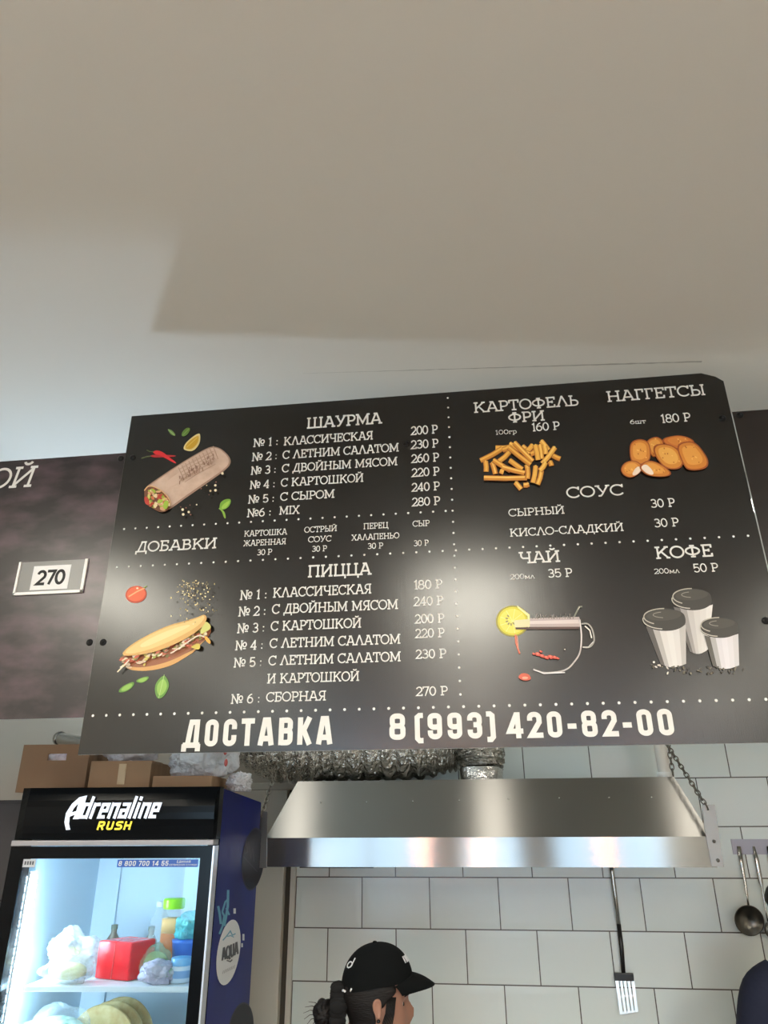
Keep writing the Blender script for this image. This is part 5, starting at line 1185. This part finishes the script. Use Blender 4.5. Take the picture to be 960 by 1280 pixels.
(xa, za2), (xb, _z) = flx(114, 952, ly2), flx(190, 950, ly2); h2 = za2-topz
bx2 = thing('cardboard_box', tuple(fworld((xa+xb)/2, ly2+0.1, topz)), 'tan cardboard box closed with clear tape in the middle of the refrigerator top', 'cardboard box', 'boxes on the refrigerator')
mb = MB(); mb.box(xa, xb, ly2, ly2+0.2, topz, topz+h2, 0, FM, bev=0.003); mb.box(xa+0.002, xb+0.002, ly2-0.002, ly2+0.10, topz+h2-0.006, topz+h2+0.001, 0, FM); mb.build('body', card2, bx2)
xt = flx(153, 965, ly2)[0]; mb = MB(); mb.box(xt-0.012, xt+0.012, ly2-0.0032, ly2-0.0006, topz+0.02, topz+h2-0.008, 0, FM); mb.build('tape', mat('packing_tape', (196, 174, 140), 0.15), bx2)
q = lumpy('wrapped_bundle', fworld((xa+xb)/2-0.01, ly2+0.1, topz+h2+0.002), (0.10, 0.075, 0.05), 35, film_mat('bundle_film', (220, 220, 226), 0.75), 'clear wrapped goods lying on the tan box under the board', 'bundle', amp=0.25)
mb = MB(); mb.ball((0, 0, 0.035), (0.075, 0.05, 0.026), seg=18, rings=10); mb.build('contents', mat('mixed_goods', (90, 84, 84), 0.6, noise=((28, 28, 28), (206, 200, 196), 0.45, 0.55)), q, local=True)
ly3 = y0+0.12
(xa, za3), (xb, _z) = flx(190.5, 970, ly3), flx(265, 971, ly3); h3 = za3-topz
bx3 = thing('cardboard_box', tuple(fworld((xa+xb)/2, ly3+0.1, topz)), 'flat cardboard box under the white bag on the refrigerator', 'cardboard box', 'boxes on the refrigerator')
mb = MB(); mb.box(xa+0.002, xb, ly3, ly3+0.2, topz, topz+h3, 0, FM, bev=0.003); mb.build('body', card2, bx3)
film_white = film_mat('white_bag_film', (226, 228, 232), 0.92)
q = lumpy('carrier_bag', fworld((xa+xb)/2+0.03, ly3+0.11, topz+h3+0.001), (0.118, 0.09, 0.10), 41, film_white, 'full white carrier bag with red marks slumped on the flat box', 'plastic bag', amp=0.2)
mb = MB(); mb.ball((0, 0, 0.07), (0.085, 0.06, 0.06), seg=18, rings=10); mb.build('contents', mat('grey_goods', (150, 152, 158), 0.6), q, local=True)
mb = MB()
for dx_, dz_ in ((0.085, 0.10), (0.093, 0.075), (0.098, 0.04)): mb.ball((dx_, -0.055, dz_), (0.006, 0.004, 0.012), seg=10, rings=6)
mb.build('red_print', mat('bag_red', (196, 92, 86), 0.5), q, local=True)
q = lumpy('plastic_wrap', fworld(xb+0.058, ly3+0.12, topz+0.001), (0.044, 0.06, 0.035), 47, film_white, 'loose end of pinkish white wrap at the right edge of the refrigerator top', 'plastic wrap', amp=0.3)
# chrome tube end behind the brown box
q0 = at(74, 923, 2.75); q1 = at(120, 932, 2.62)
t = thing('chrome_tube', tuple(q0), 'chrome tube end sticking out behind the brown box', 'tube')
mb = MB(); d = (q1-q0); mb.tube([q0, q0+d*1.6], 0.024, n=20, cap=False); mb.tube([q0+d*0.02, q0+d*1.6], 0.019, n=20, cap=True); mb.build('body', chrome, t)
mb = MB(); mb.lathe([(0.019, 0.0), (0.027, 0.0), (0.027, 0.014), (0.024, 0.016)], q0, mx=d.to_track_quat('Z', 'X').to_matrix().to_4x4(), n=20); mb.build('rim', chrome, t)

# ================================================================== PEOPLE
skin = mat('skin', (158, 118, 99), 0.5, noise=((9, 9, 9), (147, 106, 87), 0.3, 0.7)); hair = mat('dark_hair', (15, 12, 11), 0.6, spec=0.3, bump=((60, 60, 300), 0.5, 0.004))
cap_black = mat('black_cotton', (5, 8, 9), 0.9, spec=0.2, bump=((300, 300, 300), 0.2, 0.001)); lip = mat('lips', (160, 90, 82), 0.45)
def gauss(d, s): return math.exp(-(d*d)/(2*s*s))
HEAD = [  # z, front x, back x, half width
    (-0.112, 0.066, 0.020, 0.018), (-0.106, 0.082, -0.005, 0.036), (-0.090, 0.090, -0.030, 0.050), (-0.070, 0.090, -0.058, 0.059), (-0.050, 0.092, -0.075, 0.065), (-0.030, 0.092, -0.086, 0.069), (-0.010, 0.090, -0.094, 0.072),
    (0.010, 0.086, -0.099, 0.0745), (0.030, 0.090, -0.102, 0.076), (0.050, 0.091, -0.102, 0.0765), (0.070, 0.086, -0.098, 0.074), (0.090, 0.072, -0.088, 0.066), (0.106, 0.050, -0.070, 0.052), (0.117, 0.022, -0.044, 0.032), (0.121, 0.0, -0.02, 0.012)]
def head_mesh(mb, T):
    n = 48; rows = []
    for z, fx, bx, hw in HEAD:
        r = []
        for k in range(n):
            a = k*2*math.pi/n; c, s = math.cos(a), math.sin(a); cx = (fx+bx)/2; rx = (fx-bx)/2
            x = cx+rx*math.copysign(abs(c)**0.92, c); y = hw*math.copysign(abs(s)**0.86, s)
            if c > 0:          # face relief
                fr = c**3
                x += fr*(0.021*gauss(z+0.022, 0.012)*gauss(y, 0.010)+0.011*gauss(z+0.002, 0.016)*gauss(y, 0.008)+0.006*gauss(z+0.052, 0.008)*gauss(y, 0.016)+0.005*gauss(z+0.066, 0.006)*gauss(y, 0.014)+0.006*gauss(z+0.094, 0.012)*gauss(y, 0.014))
                x -= fr*(0.010*gauss(z-0.008, 0.010)*gauss(abs(y)-0.031, 0.013)+0.005*gauss(z+0.080, 0.006)*gauss(y, 0.02)+0.006*gauss(z+0.040, 0.006)*gauss(y, 0.012))
            r.append(T @ Vector((x, y, z)))
        rows.append(r)
    mb.grid(rows, 0, True, closed=True, cap=True)
def capsule(mb, a, b, ra, rb, seg=14):
    a, b = Vector(a), Vector(b); d = b-a; L = d.length; q = d.to_track_quat('Z', 'X').to_matrix().to_4x4()
    prof = [(0.001, -ra)]+[(ra*math.sin(t), -ra*math.cos(t)) for t in (0.5, 1.0, 1.57)]+[(rb*math.sin(t), L-rb*math.cos(t)) for t in (1.57, 2.1, 2.6)]+[(0.001, L+rb)]
    mb.lathe(prof, a, mx=q, n=seg, cap=True)
def body_mesh(name, root, Hs, arms, head_T, headless_scale=1.0):
    """one continuous skin surface: head, neck, trunk, arms with hands and fingers, legs (local: +x forward, z up)"""
    mb = MB(); s = Hs/1.60
    head_mesh(mb, head_T)
    hc = head_T.translation
    capsule(mb, hc+Vector((-0.03, 0, -0.05)), (-0.02, 0, 1.33*s), 0.052, 0.056)
    capsule(mb, (-0.02, -0.13*s, 1.30*s), (-0.02, 0.13*s, 1.30*s), 0.06, 0.06)
    for zz, rr2, w2 in ((1.22, .105, .06), (1.10, .10, .06), (0.98, .10, .045), (0.88, .115, .06)):
        capsule(mb, (0, -w2, zz*s), (0, w2, zz*s), rr2*s, rr2*s)
    capsule(mb, (0, 0, 0.86*s), (0, 0, 1.26*s), 0.11*s, 0.10*s)
    for sd in (-1, 1):
        capsule(mb, (0, sd*0.085, 0.82*s), (0.01, sd*0.09, 0.46*s), 0.085*s, 0.056*s); capsule(mb, (0.01, sd*0.09, 0.46*s), (-0.015, sd*0.095, 0.08*s), 0.056*s, 0.036*s)
        capsule(mb, (-0.03, sd*0.095, 0.04), (0.13, sd*0.11, 0.03), 0.036, 0.028)
        el, wr, fwd = arms[sd]
        sh = Vector((-0.02, sd*0.165*s, 1.30*s)); el = Vector(el); wr = Vector(wr); fwd = Vector(fwd).normalized()
        capsule(mb, sh, el, 0.046, 0.036); capsule(mb, el, wr, 0.036, 0.024)
        up2 = Vector((0, 0, 1)); lat = fwd.cross(up2).normalized(); dn = -lat.cross(fwd).normalized()
        pm = wr+fwd*0.075
        for o2 in (-0.026, -0.009, 0.009, 0.026): capsule(mb, wr+lat*o2*0.6+fwd*0.01, pm+lat*o2, 0.013, 0.011, 10)
        for o2, ln in ((-0.027, 0.062), (-0.009, 0.074), (0.009, 0.078), (0.027, 0.070)):
            k0 = pm+lat*o2; k1 = k0+(fwd*0.9+dn*0.4)*ln*.45; k2 = k1+(fwd*0.6+dn*0.8)*ln*.32; k3 = k2+(fwd*0.25+dn*0.95)*ln*.25
            capsule(mb, k0, k1, 0.0092, 0.0086, 10); capsule(mb, k1, k2, 0.0086, 0.008, 10); capsule(mb, k2, k3, 0.008, 0.0066, 10)
        t0 = wr+lat*(-sd)*0.022*(1)+fwd*0.025; t1 = t0+(fwd*0.6+lat*(-sd)*0.7+dn*0.2)*0.036; t2 = t1+(fwd*0.9+dn*0.3)*0.03
        capsule(mb, t0, t1, 0.012, 0.010, 10); capsule(mb, t1, t2, 0.010, 0.0075, 10)
    o = mb.build(name, skin, root, local=True)
    modify(o, ('REMESH', dict(mode='VOXEL', voxel_size=0.0042, use_smooth_shade=True)), ('SMOOTH', dict(factor=0.5, iterations=3)))
    return bake(o)
def shirt(root, Hs, m, arms, sleeve=1.0, name='shirt'):
    s = Hs/1.60; mb = MB(); n = 32; rows = []
    for z, rx, ry, cx in ((0.80, .150, .185, 0), (0.92, .140, .175, 0), (1.02, .132, .165, 0), (1.12, .137, .175, 0), (1.22, .138, .19, 0), (1.29, .118, .20, -.01), (1.335, .092, .165, -.015), (1.372, .072, .09, -.02), (1.385, .066, .068, -.02)):
        rows.append([(cx+rx*s*math.cos(k*2*math.pi/n), ry*s*math.sin(k*2*math.pi/n), z*s) for k in range(n)])
    mb.grid(rows, 0, True, closed=True)
    for sd in (-1, 1):
        sh = Vector((-0.02, sd*0.165*s, 1.298*s)); el = Vector(arms[sd][0]); e2 = sh.lerp(el, 0.62) if sleeve < 1 else el
        pts = [sh+Vector((0, -sd*.05, 0.01)), sh, sh.lerp(e2, .35), sh.lerp(e2, .7), e2]; mb.tube(pts, [.075, .072, .066, .06, .056], n=20, cap=False)
        if sleeve >= 1:
            wr = Vector(arms[sd][1]); mb.tube([e2-(e2-sh).normalized()*.01, e2.lerp(wr, .5), e2.lerp(wr, .94)], [.055, .046, .038], n=20, cap=False)
    return modify(mb.build(name, m, root, local=True), ('SUBSURF', dict(levels=2, render_levels=2)))
def trousers(root, Hs, m):
    s = Hs/1.60; mb = MB(); n = 28
    for sd in (-1, 1):
        rows = []
        for z, cx, cy2, r in ((0.06, -.01, .096, .062), (0.25, 0, .094, .070), (0.46, .01, .092, .076), (0.66, .005, .088, .096), (0.80, 0, .078, .112)):
            rows.append([(cx+r*s*1.02*math.cos(k*2*math.pi/n), sd*cy2*s+r*s*math.sin(k*2*math.pi/n)*0.95, z*s) for k in range(n)])
        mb.grid(rows, 0, True, closed=True)
    rows = [[(rx*s*math.cos(k*2*math.pi/n), ry*s*math.sin(k*2*math.pi/n), z*s) for k in range(n)] for z, rx, ry in ((0.76, .126, .178), (0.84, .138, .180), (0.93, .128, .163))]
    mb.grid(rows, 0, True, closed=True)
    return mb.build('trousers', m, root, local=True)
def shoes(root, m):
    for sd in (-1, 1):
        mb = MB(); bm = bmesh.new(); bmesh.ops.create_uvsphere(bm, u_segments=24, v_segments=14, radius=1)
        for v in bm.verts:
            x, y, z = v.co; v.co = Vector((0.055+x*0.135, sd*0.105+y*(0.046+0.006*x), max(0.0, 0.02+z*(0.055 if x < 0.2 else 0.042))))
        mb.bm(bm, 0, None, True); mb.build('shoe', m, root, local=True)

# --- person in the black cap, standing sideways at the stove, facing right
YP = 2.40
ear = at(477, 1261, YP-0.07)
hyaw = math.radians(12)                       # turned a little away from the viewer
dirx = Vector((math.cos(hyaw), math.sin(hyaw), 0))
HZ = ear.z-0.002
base = Vector((ear.x-0.0*dirx.x, YP, 0))
SCL = 0.96
wom = thing('person', (base.x-0.056, base.y, 0), 'person in a black cap with dark hair tied in a bun, seen from the side', 'person', None, hyaw)
WH = (HZ+0.12)
headT = Matrix.Translation((0.035, 0, HZ)) @ Matrix.Rotation(math.radians(3), 4, 'Y') @ Matrix.Scale(SCL, 4)
armsW = {-1: ((0.10, -0.22, 1.02), (0.30, -0.16, 1.06), (1, 0.1, -0.1)), 1: ((0.10, 0.22, 1.02), (0.30, 0.16, 1.06), (1, -0.1, -0.1))}
body_mesh('body', wom, WH, armsW, headT)
black_shirt = mat('black_tshirt', (20, 20, 22), 0.85); navy = mat('navy_cloth', (24, 30, 52), 0.85, bump=((30, 30, 30), 0.3, 0.01)); shoe_m = mat('shoe_black', (24, 24, 24), 0.6)
shirt(wom, WH, black_shirt, armsW, 0.6); trousers(wom, WH, mat('dark_trousers', (30, 31, 36), 0.85)); shoes(wom, shoe_m)
def HM(x, y, z): return headT @ Vector((x, y, z))
# hair: close to the skull, covering sides above and behind the ear, down to the nape
mb = MB(); rows = []
n = 40
for z in (-0.098, -0.085, -0.070, -0.055, -0.040, -0.025, -0.010, 0.005, 0.020, 0.035, 0.050, 0.064):
    zz, fx, bx, hw = min(HEAD, key=lambda h: abs(h[0]-z))
    cx, rx = (fx+bx)/2, (fx-bx)/2
    a_f = 58 if z > 0.02 else (76 if z > -0.005 else (98 if z > -0.05 else 112))   # angle from the face where the hair starts
    row = []
    for k in range(n+1):
        a = math.radians(a_f+(360-2*a_f)*k/n); e = 0.008 if z < 0.055 else 0.003
        row.append(HM(cx+(rx+e)*math.cos(a), (hw+e)*math.copysign(abs(math.sin(a))**.86, math.sin(a)), z))
    rows.append(row)
mb.grid(rows, 0, True)
ho = mb.build('hair', hair, wom, local=True); modify(ho, ('SOLIDIFY', dict(thickness=0.008, offset=-1)), ('SUBSURF', dict(levels=1, render_levels=1)))
mb = MB(); bc = HM(-0.158, 0, -0.030)
bm = bmesh.new(); bmesh.ops.create_icosphere(bm, subdivisions=4, radius=1)
for v in bm.verts:
    d = v.co.normalized(); q = 1+0.10*math.sin(7*math.atan2(d.z, d.x)+5*d.y); v.co = Vector((d.x*0.030*q, d.y*0.034*q, d.z*0.034*q))
mb.bm(bm, 0, Matrix.Translation(bc), True)
for i in range(7):
    a = 2.2+i*0.35; mb.tube([bc+Vector((0.02*math.cos(a), 0, 0.02*math.sin(a))), bc+Vector((0.036*math.cos(a)-.004, -.01+.004*i, 0.034*math.sin(a))), bc+Vector((0.052*math.cos(a+.2)-.006, -.014+.005*i, 0.045*math.sin(a+.2)))], [0.0012, .0009, .0005], n=5)
mb.build('hair_bun', hair, ho, local=True)
# stray locks beside the ear
mb = MB()
for i in range(9):
    y_ = -0.078; x0_ = 0.046-i*0.003
    mb.tube([HM(x0_, y_+.004, 0.03), HM(x0_-.004, y_-.002, -0.01), HM(x0_-.012-.001*i, y_+.004, -0.06), HM(x0_-.014, y_+.014, -0.10)], [.0016, .0016, .0012, .0006], n=5)
mb.build('hair_lock', hair, ho, local=True)
mb = MB()                                     # scrunchie
for k in range(28):
    a = k*2*math.pi/28; q = 0.036+0.009*math.sin(a*7); mb.ball(HM(-0.118, math.cos(a)*q, -0.020+math.sin(a)*q*1.3), (0.026, 0.014, 0.017), seg=10, rings=6)
mb.build('scrunchie', mat('black_velvet', (8, 8, 9), 0.95), wom, local=True)
# ear and earring
for sd in (-1, 1):
    mb = MB(); rows = []
    ec = HM(-0.004, sd*0.078, 0.0)
    loop = [(0.012, 0.028), (-0.004, 0.034), (-0.018, 0.026), (-0.021, 0.006), (-0.013, -0.014), (-0.004, -0.030), (0.006, -0.030), (0.010, -0.014)]
    loop = [(q[0]*0.85, q[1]*0.82) for q in loop]
    pr = [[ec+Vector((x*f, sd*dd, z*f)) for x, z in loop] for f, dd in ((0.9, -0.006), (1.0, 0.004), (0.92, 0.010), (0.72, 0.009), (0.55, 0.006), (0.2, 0.005))]
    mb.grid(pr, 0, True, closed=True, cap=True); e_ = mb.build('ear', skin, wom, local=True); modify(e_, ('SUBSURF', dict(levels=2, render_levels=2)))
    mb = MB(); mb.ball(ec+Vector((0.0, sd*0.011, -0.026)), 0.005, seg=12, rings=8); mb.build('earring', mat('black_stud', (12, 12, 14), 0.2), e_, local=True)
# eyes and mouth
for sd in (-1, 1):
    mb = MB(); mb.ball(HM(0.065, sd*0.031, 0.006), 0.0105, seg=18, rings=12); mb.ball(HM(0.0728, sd*0.0325, 0.006), (0.004, 0.006, 0.006), 1, seg=12, rings=8); mb.build('eye', [mat('eye_white', (226, 222, 216), 0.25), mat('eye_iris', (34, 22, 16), 0.2)], wom, local=True)
    mb = MB(); mb.tube([HM(0.088, sd*0.014, 0.026), HM(0.087, sd*0.028, 0.031), HM(0.076, sd*0.046, 0.027)], [.0035, .004, .002], n=8, flat=.6); mb.build('eyebrow', hair, wom, local=True)
mb = MB(); mb.tube([HM(0.078, -0.024, -0.058), HM(0.093, -0.012, -0.0555), HM(0.098, 0, -0.0565), HM(0.093, 0.012, -0.0555), HM(0.078, 0.024, -0.058)], [.002, .005, .0056, .005, .002], n=10, flat=.8)
mb.tube([HM(0.080, -0.020, -0.063), HM(0.093, -0.010, -0.0665), HM(0.096, 0, -0.067), HM(0.093, 0.010, -0.0665), HM(0.080, 0.020, -0.063)], [.002, .0055, .006, .0055, .002], n=10, flat=.8); mb.build('mouth', lip, wom, local=True)
# cap: six-panel crown, visor, strap, stitched marks
mb = MB(); rows = []; n = 48
CT = headT @ Matrix.Translation((-0.004, 0, 0.055)) @ Matrix.Rotation(math.radians(-7), 4, 'Y')
CR, CW, CH = 0.109, 0.091, 0.102
def crown(a, t, lift=0.0):
    zz = CH*math.sin(t*math.pi/2); r = max(0.02, math.cos(t*math.pi/2))**0.86
    back = max(0.0, -math.cos(a))
    return CT @ Vector(((CR+lift)*r*math.cos(a), (CW+lift)*r*math.sin(a), zz-0.014*back*(1-t)))
for i in range(17):
    t = i/16
    rows.append([crown(k*2*math.pi/n, t, -0.0012*max(0, math.cos(k*2*math.pi/n*6+math.pi))**8) for k in range(n)])
mb.grid(rows, 0, True, closed=True, cap=False); mb.face([rows[-1][k] for k in range(n)])
cap = mb.build('cap', cap_black, wom, local=True)
mb = MB(); rows = []
for i in range(9):
    u = i/8; row = []
    for k in range(25):
        v = -1+2*k/24; a = v*math.radians(66)
        xin = CR*0.985*math.cos(a); yin = CW*0.985*math.sin(a); xo = CR*math.cos(a)*0.8+0.030+0.056*(1-abs(v)**3.0); yo = 0.078*v
        x = xin+(xo-xin)*u; y = yin+(yo-yin)*u; z = 0.016*(1-v*v)-0.004-0.034*u*(1-0.5*v*v)-0.008*v*v*u+0.005*math.sin(u*math.pi)
        row.append(CT @ Vector((x, y, z)))
    rows.append(row)
mb.grid(rows, 0, True); vz = mb.build('visor', cap_black, cap, local=True); modify(vz, ('SOLIDIFY', dict(thickness=0.004, offset=0)))
mb = MB(); mb.ball(CT @ Vector((0, 0, CH)), (0.007, 0.007, 0.004), seg=12, rings=8); mb.build('button', cap_black, cap, local=True)
stitch = mat('white_stitching', (222, 224, 226), 0.7)
def on_cap(a_deg, t, lift=0.0016):
    return crown(math.radians(a_deg), t, lift)
mb = MB()     # front mark on the crown, small mark at the back, strap ends
for a0 in (-26, -14, -2, 10, 22):
    mb.tube([on_cap(a0-4, .30), on_cap(a0-3, .42), on_cap(a0+3, .42), on_cap(a0+4, .30)], 0.0017, n=6)
mb.build('front_stitching', stitch, cap, local=True)
mb = MB(); mb.tube([on_cap(205+9*math.cos(q*.6), .42+.05*math.sin(q*.6)) for q in range(12)], 0.0019, n=6); mb.tube([on_cap(214, .42), on_cap(214, .54)], 0.0017, n=6); mb.build('back_stitching', stitch, cap, local=True)
mb = MB(); mb.tube([on_cap(208, .02, .003), on_cap(202, .03, .003), on_cap(196, .02, .003)], .003, n=8); mb.tube([on_cap(224, .06, .003), on_cap(221, .02, .003)], .0022, n=8); mb.build('strap_buckle', stitch, cap, local=True)

# --- second person at the right edge: only a navy shoulder shows
YN = 3.0
sp = at(950, 1222, YN)
ps = thing('person', (1.07, YN, 0), 'person in navy top at the right edge, only the shoulder showing', 'person', None, math.radians(90))
armsN = {-1: ((0.03, -0.23, 1.07), (0.22, -0.18, 1.02), (1, 0.1, -0.2)), 1: ((0.03, 0.255, 1.04), (0.20, 0.20, 1.00), (1, -0.1, -0.2))}
hT2 = Matrix.Translation((0.035, 0, 1.58))
body_mesh('body', ps, 1.70, armsN, hT2)
shirt(ps, 1.70, navy, armsN, 1.0, 'sweater'); trousers(ps, 1.70, mat('black_trousers', (26, 26, 28), 0.85)); shoes(ps, shoe_m)
mb = MB(); rows = []
for z, fx, bx, hw in HEAD[4:]:
    a_f = 60 if z > 0.03 else 95; row = []
    for k in range(33):
        a = math.radians(a_f+(360-2*a_f)*k/32); row.append(hT2 @ Vector(((fx+bx)/2+((fx-bx)/2+.008)*math.cos(a), (hw+.008)*math.sin(a), z+.003)))
    rows.append(row)
mb.grid(rows, 0, True); hh2 = mb.build('hair', hair, ps, local=True); modify(hh2, ('SOLIDIFY', dict(thickness=.008, offset=-1)))
